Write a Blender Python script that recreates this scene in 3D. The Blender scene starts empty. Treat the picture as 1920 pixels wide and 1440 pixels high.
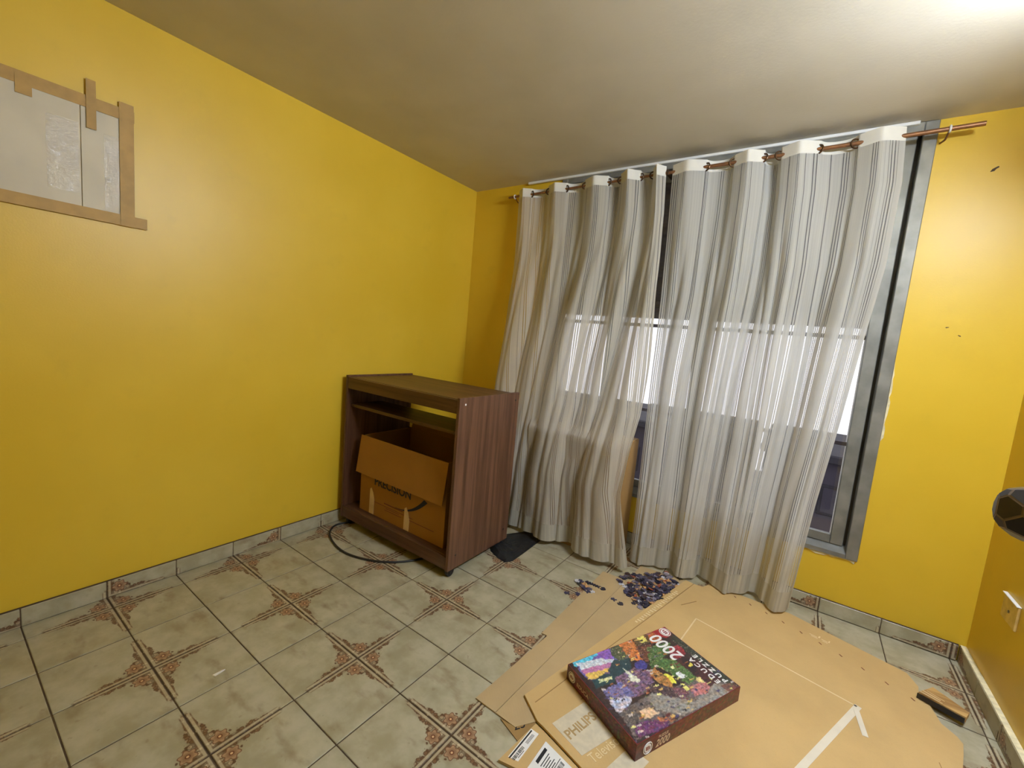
import bpy, math, random
from mathutils import Vector, Matrix, noise as mnoise
random.seed(7)
scene = bpy.context.scene
COL = scene.collection
PI = math.pi
# ------------------------------------------------------------------ room measures (metres)
W, H = 3.158, 2.441            # inner width and height; left/back corner of the floor is the origin
YF = -2.70                     # face of the wall with the doorway the photographer stands in
# ------------------------------------------------------------------ camera
cam = bpy.data.cameras.new('camera')
cam_o = bpy.data.objects.new('camera', cam)
COL.objects.link(cam_o)
cam.sensor_width = 36.0
cam.lens = 36.0 * 794.03 / 1920.0
cam.clip_start = 0.02
Rm = ((0.8146, -0.1361, 0.5638), (0.5733, 0.0417, -0.8183), (0.0879, 0.9898, 0.112))
cam_o.matrix_world = Matrix.Translation((2.3928, -2.7272, 1.3021)) @ Matrix(Rm).to_4x4()
scene.camera = cam_o
# ------------------------------------------------------------------ sky, exposure
world = bpy.data.worlds.new('overcast_sky')
scene.world = world
world.use_nodes = True
bg = world.node_tree.nodes['Background']
bg.inputs['Color'].default_value = (0.95, 0.93, 1.0, 1)
bg.inputs['Strength'].default_value = 1.6
vs = scene.view_settings
vs.view_transform = 'Standard'
vs.look = 'None'
vs.gamma = 1.0
vs.exposure = 0.0
vs.use_curve_mapping = False
LAMP_Y0, LAMP_Y1, LAMP_Z = -1.80, -.95, 2.26     # the tube lamp on the right wall
LAMP_STRENGTH = 470.0
LAMP_COLOR = (0.85, 0.97, 1.18)

# ================================================================== helpers
def srgb(r, g, b):
    def f(c):
        c /= 255.0
        return c / 12.92 if c <= 0.04045 else ((c + 0.055) / 1.055) ** 2.4
    return (f(r), f(g), f(b))

ORG = {}
def org(o):
    return ORG.get(o.name, Vector((0, 0, 0))) if o else Vector((0, 0, 0))

class MB:
    def __init__(self):
        self.v, self.f, self.uv = [], [], {}
    def add(self, vs, fs):
        n = len(self.v)
        self.v += [tuple(p) for p in vs]
        self.f += [tuple(i + n for i in q) for q in fs]
        return n
    def box(self, x0, x1, y0, y1, z0, z1, c=0.0):
        if c <= 0:
            self.add([(x, y, z) for z in (z0, z1) for y in (y0, y1) for x in (x0, x1)],
                     [(0, 2, 3, 1), (4, 5, 7, 6), (0, 1, 5, 4), (2, 6, 7, 3), (0, 4, 6, 2), (1, 3, 7, 5)])
            return self
        P = []
        for sx in (0, 1):
            for sy in (0, 1):
                for sz in (0, 1):
                    X, Y, Z = (x0, x1)[sx], (y0, y1)[sy], (z0, z1)[sz]
                    dx, dy, dz = (c, -c)[sx], (c, -c)[sy], (c, -c)[sz]
                    P += [(X, Y + dy, Z + dz), (X + dx, Y, Z + dz), (X + dx, Y + dy, Z)]
        ix = lambda sx, sy, sz, k: ((sx * 2 + sy) * 2 + sz) * 3 + k
        F = []
        for s in (0, 1):
            q = [ix(s, 0, 0, 0), ix(s, 1, 0, 0), ix(s, 1, 1, 0), ix(s, 0, 1, 0)]; F.append(q if s else q[::-1])
            q = [ix(0, s, 0, 1), ix(1, s, 0, 1), ix(1, s, 1, 1), ix(0, s, 1, 1)]; F.append(q[::-1] if s else q)
            q = [ix(0, 0, s, 2), ix(1, 0, s, 2), ix(1, 1, s, 2), ix(0, 1, s, 2)]; F.append(q if s else q[::-1])
        for a in (0, 1):
            for b in (0, 1):
                F.append([ix(a, b, 0, 0), ix(a, b, 0, 1), ix(a, b, 1, 1), ix(a, b, 1, 0)])
                F.append([ix(a, 0, b, 0), ix(a, 0, b, 2), ix(a, 1, b, 2), ix(a, 1, b, 0)])
                F.append([ix(0, a, b, 1), ix(0, a, b, 2), ix(1, a, b, 2), ix(1, a, b, 1)])
        for a in (0, 1):
            for b in (0, 1):
                for d in (0, 1):
                    F.append([ix(a, b, d, 0), ix(a, b, d, 1), ix(a, b, d, 2)])
        self.add(P, F)
        return self
    def prism(self, poly, z0, z1):
        n = len(poly)
        zt = (lambda i: z1[i]) if isinstance(z1, (list, tuple)) else (lambda i: z1)
        zb = (lambda i: z0[i]) if isinstance(z0, (list, tuple)) else (lambda i: z0)
        V = [(p[0], p[1], zb(i)) for i, p in enumerate(poly)] + [(p[0], p[1], zt(i)) for i, p in enumerate(poly)]
        F = [tuple(range(n - 1, -1, -1)), tuple(range(n, 2 * n))]
        F += [(i, (i + 1) % n, n + (i + 1) % n, n + i) for i in range(n)]
        self.add(V, F)
        return self
    def tube(self, pts, r, k=8, cap=True):
        pts = [Vector(p) for p in pts]
        V, F = [], []
        up = Vector((0, 0, 1))
        for i, p in enumerate(pts):
            d = (pts[min(i + 1, len(pts) - 1)] - pts[max(i - 1, 0)]).normalized()
            a = d.cross(up)
            if a.length < 1e-3: a = d.cross(Vector((1, 0, 0)))
            a.normalize(); b = a.cross(d)
            rr = r[i] if isinstance(r, (list, tuple)) else r
            V += [p + (a * math.cos(2 * PI * j / k) + b * math.sin(2 * PI * j / k)) * rr for j in range(k)]
        for i in range(len(pts) - 1):
            for j in range(k):
                F.append((i * k + j, i * k + (j + 1) % k, (i + 1) * k + (j + 1) % k, (i + 1) * k + j))
        if cap:
            F.append(tuple(range(k))[::-1]); F.append(tuple(range((len(pts) - 1) * k, len(pts) * k)))
        self.add(V, F)
        return self
    def torus(self, c, axis, R, r, k=20, m=8):
        axis = Vector(axis).normalized()
        a = axis.orthogonal().normalized(); b = axis.cross(a); c = Vector(c)
        V, F = [], []
        for i in range(k):
            t = 2 * PI * i / k
            d = a * math.cos(t) + b * math.sin(t)
            for j in range(m):
                s = 2 * PI * j / m
                V.append(c + d * (R + r * math.cos(s)) + axis * r * math.sin(s))
        for i in range(k):
            for j in range(m):
                F.append((i * m + j, ((i + 1) % k) * m + j, ((i + 1) % k) * m + (j + 1) % m, i * m + (j + 1) % m))
        self.add(V, F)
        return self
    def lathe(self, c, axis, prof, k=24):
        axis = Vector(axis).normalized(); a = axis.orthogonal().normalized(); b = axis.cross(a); c = Vector(c)
        V, F = [], []
        for (r, h) in prof:
            V += [c + axis * h + (a * math.cos(2 * PI * j / k) + b * math.sin(2 * PI * j / k)) * r for j in range(k)]
        for i in range(len(prof) - 1):
            for j in range(k):
                F.append((i * k + j, i * k + (j + 1) % k, (i + 1) * k + (j + 1) % k, (i + 1) * k + j))
        F.append(tuple(range(k))[::-1]); F.append(tuple(range((len(prof) - 1) * k, len(prof) * k)))
        self.add(V, F)
        return self
    def oquad(self, o, ex, ey, h):
        """thin slab: origin o, edge vectors ex, ey, thickness along their normal"""
        o, ex, ey = Vector(o), Vector(ex), Vector(ey)
        n = ex.cross(ey).normalized() * h
        P = [o, o + ex, o + ex + ey, o + ey]
        self.add([p for p in P] + [p + n for p in P],
                 [(3, 2, 1, 0), (4, 5, 6, 7), (0, 1, 5, 4), (1, 2, 6, 5), (2, 3, 7, 6), (3, 0, 4, 7)])
        return self
    def mesh(self, name, off=Vector((0, 0, 0)), smooth=False):
        me = bpy.data.meshes.new(name)
        me.from_pydata([(p[0] - off[0], p[1] - off[1], p[2] - off[2]) for p in self.v], [], self.f)
        me.update()
        if smooth:
            me.polygons.foreach_set('use_smooth', [True] * len(me.polygons))
        return me

def link(name, me, mat, parent=None, loc=None):
    o = bpy.data.objects.new(name, me)
    COL.objects.link(o)
    if mat and me is not None and not me.materials: me.materials.append(mat)
    if parent: o.parent = parent
    if loc is not None:
        o.location = loc
    return o

def obj(name, mb, mat, parent=None, smooth=False, loc=None):
    """one mesh object from world-space verts; loc gives a top-level mesh its own origin"""
    off = Vector(loc) if loc is not None else org(parent)
    o = link(name, mb.mesh(name, off, smooth), mat, parent, Vector(loc) if (loc is not None and not parent) else None)
    ORG[o.name] = off
    if smooth: shade(o)
    return o

def shade(o, ang=40):
    try:
        o.data.set_sharp_from_angle(angle=math.radians(ang))
    except Exception:
        pass

def tag(o, label, cat, group=None, kind=None):
    if label: o['label'] = label
    if cat: o['category'] = cat
    if group: o['group'] = group
    if kind: o['kind'] = kind
    return o

def thing(name, label, cat, loc, group=None):
    o = bpy.data.objects.new(name, None)
    o.empty_display_size = 0.05
    COL.objects.link(o)
    o.location = loc
    ORG[o.name] = Vector(loc)
    return tag(o, label, cat, group)

def struct(o):
    o['kind'] = 'structure'
    return o

def text(name, body, size, mat, parent, origin, dx, up, depth=0.0006, sx=1.0, bold=0.0, shear=0.0):
    """flat lettering: origin = left end of the baseline, dx reading direction, up glyph-up"""
    cu = bpy.data.curves.new(name, 'FONT')
    cu.body = body; cu.size = size; cu.extrude = depth / 2; cu.offset = bold; cu.shear = shear
    cu.resolution_u = 3
    t = bpy.data.objects.new(name, cu)
    COL.objects.link(t)
    bpy.context.view_layer.update()
    me = bpy.data.meshes.new_from_object(t.evaluated_get(bpy.context.evaluated_depsgraph_get()))
    bpy.data.objects.remove(t); bpy.data.curves.remove(cu)
    dx = Vector(dx).normalized(); up = Vector(up); up = (up - dx * up.dot(dx)).normalized(); n = dx.cross(up)
    M = Matrix((dx, up, n)).transposed().to_4x4()
    me.transform(Matrix.Translation(Vector(origin) - org(parent)) @ M @ Matrix.Diagonal((sx, 1, 1, 1)))
    me.materials.clear()
    o = link(name, me, mat, parent)
    ORG[o.name] = org(parent)
    return o

# ---- node helpers
class NT:
    def __init__(self, name):
        self.m = bpy.data.materials.new(name)
        self.m.use_nodes = True
        self.t = self.m.node_tree
        self.t.nodes.clear()
    def n(self, typ, **kw):
        x = self.t.nodes.new(typ)
        for k, v in kw.items(): setattr(x, k, v)
        return x
    def set(self, sock, val):
        if val is None: return
        if isinstance(val, bpy.types.NodeSocket): self.t.links.new(val, sock)
        elif isinstance(val, (tuple, list)) and sock.type == 'RGBA' and len(val) == 3: sock.default_value = (*val, 1)
        else: sock.default_value = val
    def math(self, op, a, b=None, c=None, clamp=False):
        x = self.n('ShaderNodeMath', operation=op, use_clamp=clamp)
        for s, v in zip(x.inputs, (a, b, c)): self.set(s, v)
        return x.outputs[0]
    def vmath(self, op, a, b=None):
        x = self.n('ShaderNodeVectorMath', operation=op)
        self.set(x.inputs[0], a); self.set(x.inputs[1], b)
        return x.outputs[0]
    def mix(self, f, a, b, blend='MIX'):
        x = self.n('ShaderNodeMix', data_type='RGBA', blend_type=blend)
        self.set(x.inputs[0], f); self.set(x.inputs[6], a); self.set(x.inputs[7], b)
        return x.outputs[2]
    def noise(self, vec, scale, detail=3, rough=.5, dim='3D'):
        x = self.n('ShaderNodeTexNoise', noise_dimensions=dim)
        if dim == '1D': self.set(x.inputs['W'], vec)
        else: self.set(x.inputs['Vector'], vec)
        x.inputs['Scale'].default_value = scale; x.inputs['Detail'].default_value = detail
        x.inputs['Roughness'].default_value = rough
        return x.outputs[0]
    def voro(self, vec, scale, feature='F1'):
        x = self.n('ShaderNodeTexVoronoi', feature=feature)
        self.set(x.inputs['Vector'], vec); x.inputs['Scale'].default_value = scale
        return x
    def ramp(self, f, stops, mode='LINEAR'):
        x = self.n('ShaderNodeValToRGB')
        x.color_ramp.interpolation = mode
        e = x.color_ramp.elements
        while len(e) < len(stops): e.new(0.5)
        for el, (p, c) in zip(e, stops):
            el.position = p
            el.color = (*c, 1) if not isinstance(c, (int, float)) else (c, c, c, 1)
        self.set(x.inputs[0], f)
        return x.outputs[0]
    def smooth(self, x, lo, hi):
        m = self.n('ShaderNodeMapRange', interpolation_type='SMOOTHSTEP')
        self.set(m.inputs[0], x); m.inputs[1].default_value = lo; m.inputs[2].default_value = hi
        return m.outputs[0]
    def coord(self, which='Object'):
        return self.n('ShaderNodeTexCoord').outputs[which]
    def mapping(self, vec, scale=(1, 1, 1), loc=(0, 0, 0)):
        x = self.n('ShaderNodeMapping')
        self.set(x.inputs[0], vec); x.inputs['Scale'].default_value = scale; x.inputs['Location'].default_value = loc
        return x.outputs[0]
    def xyz(self, vec):
        x = self.n('ShaderNodeSeparateXYZ'); self.set(x.inputs[0], vec)
        return x.outputs
    def bump(self, h, strength=.2, dist=.002):
        x = self.n('ShaderNodeBump'); self.set(x.inputs['Height'], h)
        x.inputs['Strength'].default_value = strength; x.inputs['Distance'].default_value = dist
        return x.outputs[0]
    def principled(self, color, rough=.5, metal=0, spec=.5, normal=None, alpha=None):
        x = self.n('ShaderNodeBsdfPrincipled')
        self.set(x.inputs['Base Color'], color); self.set(x.inputs['Roughness'], rough)
        self.set(x.inputs['Metallic'], metal); self.set(x.inputs['Specular IOR Level'], spec)
        if normal is not None: self.set(x.inputs['Normal'], normal)
        return x.outputs[0]
    def out(self, sh):
        o = self.n('ShaderNodeOutputMaterial'); self.set(o.inputs[0], sh)
        return self.m

def plain(name, rgb, rough=.5, metal=0, spec=.5, var=.12, scale=12, bump=0, bscale=120, bdist=.001):
    """solid colour with a little procedural mottling and grain"""
    t = NT(name)
    v = t.coord()
    c = t.mix(t.smooth(t.noise(v, scale, 4), .3, .7), tuple(x * (1 - var) for x in rgb), tuple(min(1, x * (1 + var)) for x in rgb))
    nrm = t.bump(t.noise(v, bscale, 2), bump, bdist) if bump else None
    return t.out(t.principled(c, rough, metal, spec, nrm))

# ================================================================== materials
def m_wall():
    t = NT('yellow_enamel_paint')
    v = t.coord()
    c = t.mix(t.smooth(t.noise(v, 1.7, 4), .3, .72), srgb(214, 178, 44), srgb(221, 186, 54))
    c = t.mix(t.math('MULTIPLY', t.smooth(t.noise(v, 7, 5, .6), .55, .8), .25), c, srgb(194, 164, 52))
    h = t.math('ADD', t.noise(v, 160, 2), t.math('MULTIPLY', t.noise(v, 14, 3), 1.3))
    return t.out(t.principled(c, .40, 0, .48, t.bump(h, .16, .0012)))

def m_ceiling():
    t = NT('white_ceiling_paint')
    v = t.coord()
    x, y, z = t.xyz(v)
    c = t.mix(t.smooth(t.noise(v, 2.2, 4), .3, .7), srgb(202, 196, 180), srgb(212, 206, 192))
    # greyer mottled band along the top of the window
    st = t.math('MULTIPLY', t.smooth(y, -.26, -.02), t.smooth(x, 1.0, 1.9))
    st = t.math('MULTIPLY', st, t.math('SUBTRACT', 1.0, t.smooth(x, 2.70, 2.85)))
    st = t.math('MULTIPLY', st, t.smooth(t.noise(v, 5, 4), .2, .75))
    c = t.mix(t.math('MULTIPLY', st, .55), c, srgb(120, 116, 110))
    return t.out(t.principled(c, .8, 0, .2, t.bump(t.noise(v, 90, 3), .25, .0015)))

def m_tile(name='floral_glazed_tile'):
    t = NT(name)
    uv = t.coord('UV')
    u, v, _ = t.xyz(uv)
    rnd = t.n('ShaderNodeObjectInfo').outputs['Random']
    off = t.n('ShaderNodeCombineXYZ')
    t.set(off.inputs[0], t.math('MULTIPLY', rnd, 37.0)); t.set(off.inputs[1], t.math('MULTIPLY', rnd, 91.0))
    vec = t.vmath('ADD', uv, off.outputs[0])
    # glaze: pale celadon cream with clouded brown smudges
    base = t.mix(t.smooth(t.noise(vec, 2.2, 4, .6), .32, .7), srgb(157, 150, 122), srgb(181, 175, 150))
    sm = t.smooth(t.noise(t.mapping(vec, (1.0, 1.9, 1)), 1.5, 4, .55), .53, .74)
    base = t.mix(t.math('MULTIPLY', sm, .60), base, srgb(122, 102, 74))
    sp = t.math('MULTIPLY', t.smooth(t.noise(vec, 9, 3), .66, .74), .35)
    base = t.mix(sp, base, srgb(126, 110, 84))
    m = t.math('MINIMUM', u, v); M = t.math('MAXIMUM', u, v)
    # garland: region where u*v is small, jittered by leaf-sized noise
    j = t.math('MULTIPLY', t.math('SUBTRACT', t.noise(uv, 15, 2, .6), .5), .075)
    P = t.math('ADD', t.math('MULTIPLY', t.math('ADD', u, .02), t.math('ADD', v, .02)), j)
    end = t.math('SUBTRACT', 1.0, t.smooth(t.math('ADD', M, j), .80, .86))
    inm = t.math('MULTIPLY', t.math('SUBTRACT', 1.0, t.smooth(P, .052, .062)), end)
    rim = t.math('MULTIPLY', inm, t.smooth(P, .026, .050))
    vo = t.voro(uv, 17)
    ve = t.voro(uv, 17, 'DISTANCE_TO_EDGE')
    leaf = t.ramp(t.xyz(vo.outputs['Color'])[0], [(0, srgb(96, 68, 44)), (.3, srgb(132, 102, 74)), (.55, srgb(190, 176, 146)), (.70, srgb(104, 76, 50)), (.88, srgb(196, 182, 152))], 'CONSTANT')
    leaf = t.mix(t.math('SUBTRACT', 1.0, t.smooth(ve.outputs['Distance'], .04, .10)), leaf, srgb(74, 46, 26))
    leaf = t.mix(t.math('MULTIPLY', rim, .6), leaf, srgb(104, 70, 42))
    fd = vo.outputs['Distance']
    lm = t.math('SUBTRACT', 1.0, t.smooth(fd, .50, .62))
    leaf = t.mix(t.math('MULTIPLY', t.smooth(fd, .34, .46), .8), leaf, srgb(84, 56, 34))
    dense = t.math('SUBTRACT', 1.0, t.smooth(P, .022, .046))
    lm = t.math('MAXIMUM', lm, t.math('MULTIPLY', dense, .8))
    col = t.mix(t.math('MULTIPLY', t.math('MULTIPLY', inm, lm), .97), base, leaf)
    # cream ribbon with fine brown edges beside the joint
    alen = t.math('SUBTRACT', 1.0, t.smooth(M, .78, .82))
    rib = t.math('MULTIPLY', t.math('MULTIPLY', t.smooth(m, .014, .02), t.math('SUBTRACT', 1.0, t.smooth(m, .048, .056))), alen)
    col = t.mix(t.math('MULTIPLY', rib, .62), col, srgb(198, 186, 154))
    ln = t.math('MULTIPLY', t.math('SUBTRACT', 1.0, t.smooth(t.math('ABSOLUTE', t.math('SUBTRACT', m, .056)), .006, .012)), alen)
    col = t.mix(t.math('MULTIPLY', ln, .5), col, srgb(104, 76, 48))
    # five-petalled flower near the corner
    du = t.math('SUBTRACT', u, .165); dv = t.math('SUBTRACT', v, .165)
    d = t.math('SQRT', t.math('ADD', t.math('MULTIPLY', du, du), t.math('MULTIPLY', dv, dv)))
    th = t.math('ARCTAN2', dv, du)
    r = t.math('ADD', .092, t.math('MULTIPLY', t.math('COSINE', t.math('MULTIPLY', th, 6.0)), .014))
    q = t.math('SUBTRACT', d, r)
    fl = t.math('SUBTRACT', 1.0, t.smooth(q, -.004, .004))
    pet = t.mix(t.smooth(t.math('ADD', d, t.math('MULTIPLY', t.noise(uv, 30, 2), .05)), .05, .12), srgb(136, 104, 76), srgb(172, 140, 108))
    pet = t.mix(t.math('MULTIPLY', t.smooth(q, -.018, -.008), .85), pet, srgb(100, 58, 34))
    col = t.mix(fl, col, pet)
    col = t.mix(t.math('SUBTRACT', 1.0, t.smooth(d, .026, .032)), col, srgb(104, 56, 34))
    col = t.mix(t.math('SUBTRACT', 1.0, t.smooth(d, .012, .018)), col, srgb(214, 178, 132))
    hb = t.math('MULTIPLY', t.noise(vec, 5, 3), 1.0)
    return t.out(t.principled(col, .38, 0, .4, t.bump(hb, .12, .002)))

def m_wood(name, c1, c2, axis='z', rough=.42):
    t = NT(name)
    v = t.coord()
    sc = {'z': (34, 34, 1.6), 'x': (1.6, 34, 34), 'y': (34, 1.6, 34)}[axis]
    n1 = t.noise(t.mapping(v, sc), 1.0, 5, .65)
    n2 = t.noise(t.mapping(v, tuple(s * .3 for s in sc)), 1.0, 3, .6)
    f = t.smooth(t.math('ADD', t.math('MULTIPLY', n1, .7), t.math('MULTIPLY', n2, .3)), .34, .66)
    c = t.mix(f, c1, c2)
    return t.out(t.principled(c, rough, 0, .35, t.bump(n1, .08, .001)))

def m_card(name, rgb, var=.07):
    t = NT(name)
    v = t.coord()
    c = t.mix(t.smooth(t.noise(v, 3.0, 5, .6), .3, .7), tuple(x * (1 - var) for x in rgb), tuple(x * (1 + var) for x in rgb))
    fib = t.noise(t.mapping(v, (1, 1, 1)), 240, 2)
    c = t.mix(t.math('MULTIPLY', t.smooth(fib, .5, .8), .15), c, tuple(x * .72 for x in rgb))
    flute = t.n('ShaderNodeTexWave', wave_type='BANDS', bands_direction='DIAGONAL')
    t.set(flute.inputs['Vector'], v); flute.inputs['Scale'].default_value = 46
    h = t.math('ADD', t.math('MULTIPLY', flute.outputs[1], .25), t.noise(v, 8, 3))
    return t.out(t.principled(c, .75, 0, .2, t.bump(h, .15, .0015)))

def m_fabric(name, seed, tint):
    """woven voile: opaque bands and, in groups, narrow open-work stripes that let light through"""
    t = NT(name)
    uv = t.coord('UV')
    u, v, _ = t.xyz(uv)
    us = t.math('ADD', u, seed)
    grp = t.smooth(t.noise(us, 19, 1, .5, '1D'), .52, .56)
    wav = t.math('FRACT', t.math('MULTIPLY', us, 74.0))
    line = t.math('MULTIPLY', t.smooth(wav, .52, .58), t.math('SUBTRACT', 1.0, t.smooth(wav, .88, .94)))
    dots = t.smooth(t.math('SINE', t.math('MULTIPLY', v, 2300.0)), -.6, .0)
    sheer = t.math('MULTIPLY', t.math('MULTIPLY', grp, line), t.math('ADD', .55, t.math('MULTIPLY', dots, .45)))
    band = t.noise(us, 46, 2, .6, '1D')
    thin = t.smooth(t.math('SINE', t.math('MULTIPLY', us, 420.0)), .2, .9)
    weave = t.math('MULTIPLY', t.math('SINE', t.math('MULTIPLY', v, 2400.0)), t.math('SINE', t.math('MULTIPLY', u, 2400.0)))
    alpha = t.math('ADD', t.math('MULTIPLY', sheer, .86), t.math('MULTIPLY', t.smooth(band, .4, .8), .025))
    alpha = t.math('ADD', alpha, .032)
    c = t.mix(t.math('MULTIPLY', t.smooth(band, .35, .7), .28), tint, tuple(x * .80 for x in tint))
    c = t.mix(t.math('MULTIPLY', thin, .13), c, tuple(x * .55 for x in tint))
    # browner blotches, stronger towards the hem
    st = t.math('MULTIPLY', t.math('SUBTRACT', 1.0, t.smooth(v, .0, .8)), t.smooth(t.noise(uv, 5, 4), .4, .7))
    c = t.mix(t.math('MULTIPLY', st, .30), c, srgb(160, 148, 118))
    dif = t.n('ShaderNodeBsdfDiffuse'); t.set(dif.inputs[0], c)
    nrm = t.bump(t.math('ADD', weave, t.math('MULTIPLY', t.noise(t.mapping(uv, (9, 3, 1)), 3.0, 3), 5.0)), .25, .0012)
    t.set(dif.inputs['Normal'], nrm)
    tra = t.n('ShaderNodeBsdfTranslucent'); t.set(tra.inputs[0], c); t.set(tra.inputs['Normal'], nrm)
    mx = t.n('ShaderNodeMixShader'); mx.inputs[0].default_value = .48
    t.set(mx.inputs[1], dif.outputs[0]); t.set(mx.inputs[2], tra.outputs[0])
    tr = t.n('ShaderNodeBsdfTransparent')
    m2 = t.n('ShaderNodeMixShader'); t.set(m2.inputs[0], alpha); t.set(m2.inputs[1], mx.outputs[0]); t.set(m2.inputs[2], tr.outputs[0])
    return t.out(m2.outputs[0])

def m_cloth_solid(name, rgb):
    t = NT(name)
    uv = t.coord('UV')
    u, v, _ = t.xyz(uv)
    band = t.noise(u, 46, 2, .6, '1D')
    c = t.mix(t.smooth(band, .35, .7), rgb, tuple(x * .86 for x in rgb))
    dif = t.n('ShaderNodeBsdfDiffuse'); t.set(dif.inputs[0], c)
    tra = t.n('ShaderNodeBsdfTranslucent'); t.set(tra.inputs[0], c)
    mx = t.n('ShaderNodeMixShader'); mx.inputs[0].default_value = .34
    t.set(mx.inputs[1], dif.outputs[0]); t.set(mx.inputs[2], tra.outputs[0])
    return t.out(mx.outputs[0])

def m_glass():
    t = NT('window_glass')
    g = t.n('ShaderNodeBsdfGlossy'); g.inputs['Roughness'].default_value = .02
    tr = t.n('ShaderNodeBsdfTransparent'); tr.inputs[0].default_value = (.96, .97, .97, 1)
    lw = t.n('ShaderNodeFresnel'); lw.inputs[0].default_value = 1.45
    mx = t.n('ShaderNodeMixShader'); t.set(mx.inputs[0], lw.outputs[0]); t.set(mx.inputs[1], tr.outputs[0]); t.set(mx.inputs[2], g.outputs[0])
    return t.out(mx.outputs[0])

def m_plastic_film():
    t = NT('clear_plastic_film')
    v = t.coord()
    g = t.n('ShaderNodeBsdfGlossy'); g.inputs['Roughness'].default_value = .12
    n = t.bump(t.noise(t.mapping(v, (1, 9, 14)), 3.0, 4, .7), .9, .01)
    t.set(g.inputs['Normal'], n)
    tr = t.n('ShaderNodeBsdfTransparent')
    mx = t.n('ShaderNodeMixShader'); mx.inputs[0].default_value = .12
    t.set(mx.inputs[1], tr.outputs[0]); t.set(mx.inputs[2], g.outputs[0])
    return t.out(mx.outputs[0])

def m_attr(name, rough=.3):
    t = NT(name)
    a = t.n('ShaderNodeAttribute', attribute_name='print')
    v = t.coord()
    c = t.mix(t.smooth(t.noise(v, 110, 3), .3, .75), t.mix(.72, a.outputs[0], (0, 0, 0), 'MULTIPLY'), a.outputs[0])
    c = t.mix(.55, a.outputs[0], c)
    return t.out(t.principled(c, rough, 0, .5))

def m_piece():
    t = NT('printed_puzzle_card')
    r = t.n('ShaderNodeObjectInfo').outputs['Random']
    c = t.ramp(r, [(0, srgb(38, 36, 50)), (.2, srgb(62, 58, 84)), (.36, srgb(94, 86, 104)), (.5, srgb(48, 40, 62)), (.60, srgb(140, 132, 142)),
                   (.70, srgb(66, 44, 40)), (.76, srgb(212, 210, 212)), (.86, srgb(40, 44, 40)), (.91, srgb(206, 156, 100)), (.965, srgb(160, 80, 44))], 'CONSTANT')
    v = t.coord()
    c = t.mix(t.math('MULTIPLY', t.smooth(t.noise(v, 160, 2), .45, .65), .5), c, tuple(x for x in srgb(60, 54, 72)))
    return t.out(t.principled(c, .4))

MW = m_wall()
MCEIL = m_ceiling()
MT = m_tile()
MGROUT = plain('brown_grout', srgb(78, 62, 42), .9, var=.2, scale=30)
MCART_Z = m_wood('walnut_laminate_upright', srgb(74, 48, 34), srgb(112, 80, 60), 'z')
MCART_X = m_wood('walnut_laminate_lengthwise', srgb(62, 40, 26), srgb(98, 70, 48), 'x')
MKRAFT = m_card('kraft_cardboard', srgb(199, 167, 112))
MKRAFT2 = m_card('grey_kraft_cardboard', srgb(181, 157, 116))
MKRAFT3 = m_card('orange_kraft_cardboard', srgb(156, 112, 48))
MKRAFT_DK = m_card('dark_kraft_crease', srgb(150, 120, 74))
MEDGE = plain('cut_cardboard_edge', srgb(212, 186, 138), .8)
MALU = plain('weathered_aluminium', srgb(128, 128, 122), .5, .35, .5, var=.22, scale=9, bump=.1)
MALU_DK = plain('dark_aluminium_track', srgb(74, 72, 68), .5, .6, .5, var=.2)
MSHUT = plain('grey_lavender_shutter', srgb(112, 106, 118), .6, var=.1)
MWHITE = plain('white_paint', srgb(226, 226, 222), .5, var=.05)
MPLASTER = plain('bare_plaster', srgb(226, 216, 176), .9, var=.15, scale=40)
MCOPPER = plain('copper_rod', srgb(136, 96, 66), .4, .5, .5, var=.15, scale=30)
MBRONZE = plain('bronze_eyelet', srgb(86, 64, 46), .35, .8, .5)
MBLACK = plain('black_rubber', srgb(26, 24, 26), .5, var=.2)
MBAG = plain('black_plastic_bag', srgb(30, 32, 34), .35, var=.3, scale=20, bump=.3, bscale=30, bdist=.004)
MFAB1 = m_fabric('striped_voile_left', 3.17, srgb(224, 219, 206))
MFAB2 = m_fabric('striped_voile_right', 0.0, srgb(224, 222, 214))
MHEM = m_cloth_solid('plain_woven_hem', srgb(204, 199, 182))
MHEAD = plain('white_header_tape', srgb(212, 209, 198), .8, var=.03)
MGLASS = m_glass()
MFILM = m_plastic_film()
MTAPE = plain('brown_masking_tape', srgb(172, 138, 70), .55, var=.1, scale=20)
MFOAM = plain('white_foam_board', srgb(198, 190, 168), .5, var=.06, scale=6, bump=.3, bscale=10, bdist=.004)
MPAPER = plain('white_label_paper', srgb(232, 230, 224), .6, var=.03)
MPRINTW = plain('white_carton_print', srgb(206, 194, 166), .7, var=.08, scale=40)
MPRINTT = plain('white_paper_tape', srgb(222, 212, 190), .6, var=.05)
MPRINTL = plain('pale_carton_print', srgb(222, 200, 150), .7, var=.05)
MPRINTK = plain('black_print', srgb(28, 27, 27), .6)
MPRINTN = plain('navy_print', srgb(26, 28, 46), .6)
MPRINTR = plain('red_brown_print', srgb(110, 56, 24), .7)
MINK_TAN = plain('tan_print', srgb(172, 142, 92), .7)
MDOOR = m_wood('dark_stained_door_wood', srgb(48, 30, 20), srgb(74, 48, 32), 'z')
MHALL = plain('hall_wall_paint', srgb(196, 170, 110), .7)
MKNOB = plain('dark_knob_facets', srgb(40, 32, 27), .35, .1, .5, var=.25, scale=60)
MKNOBE = plain('pale_knob_edges', srgb(128, 112, 98), .4, .3)  # paler tone for the rims between the knob facets
MCARD_RED = plain('maroon_box_card', srgb(126, 32, 40), .35, var=.2, scale=30)
MART = m_attr('printed_box_art')
MTXTW = plain('white_ink', srgb(236, 234, 230), .4, var=.03)
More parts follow.
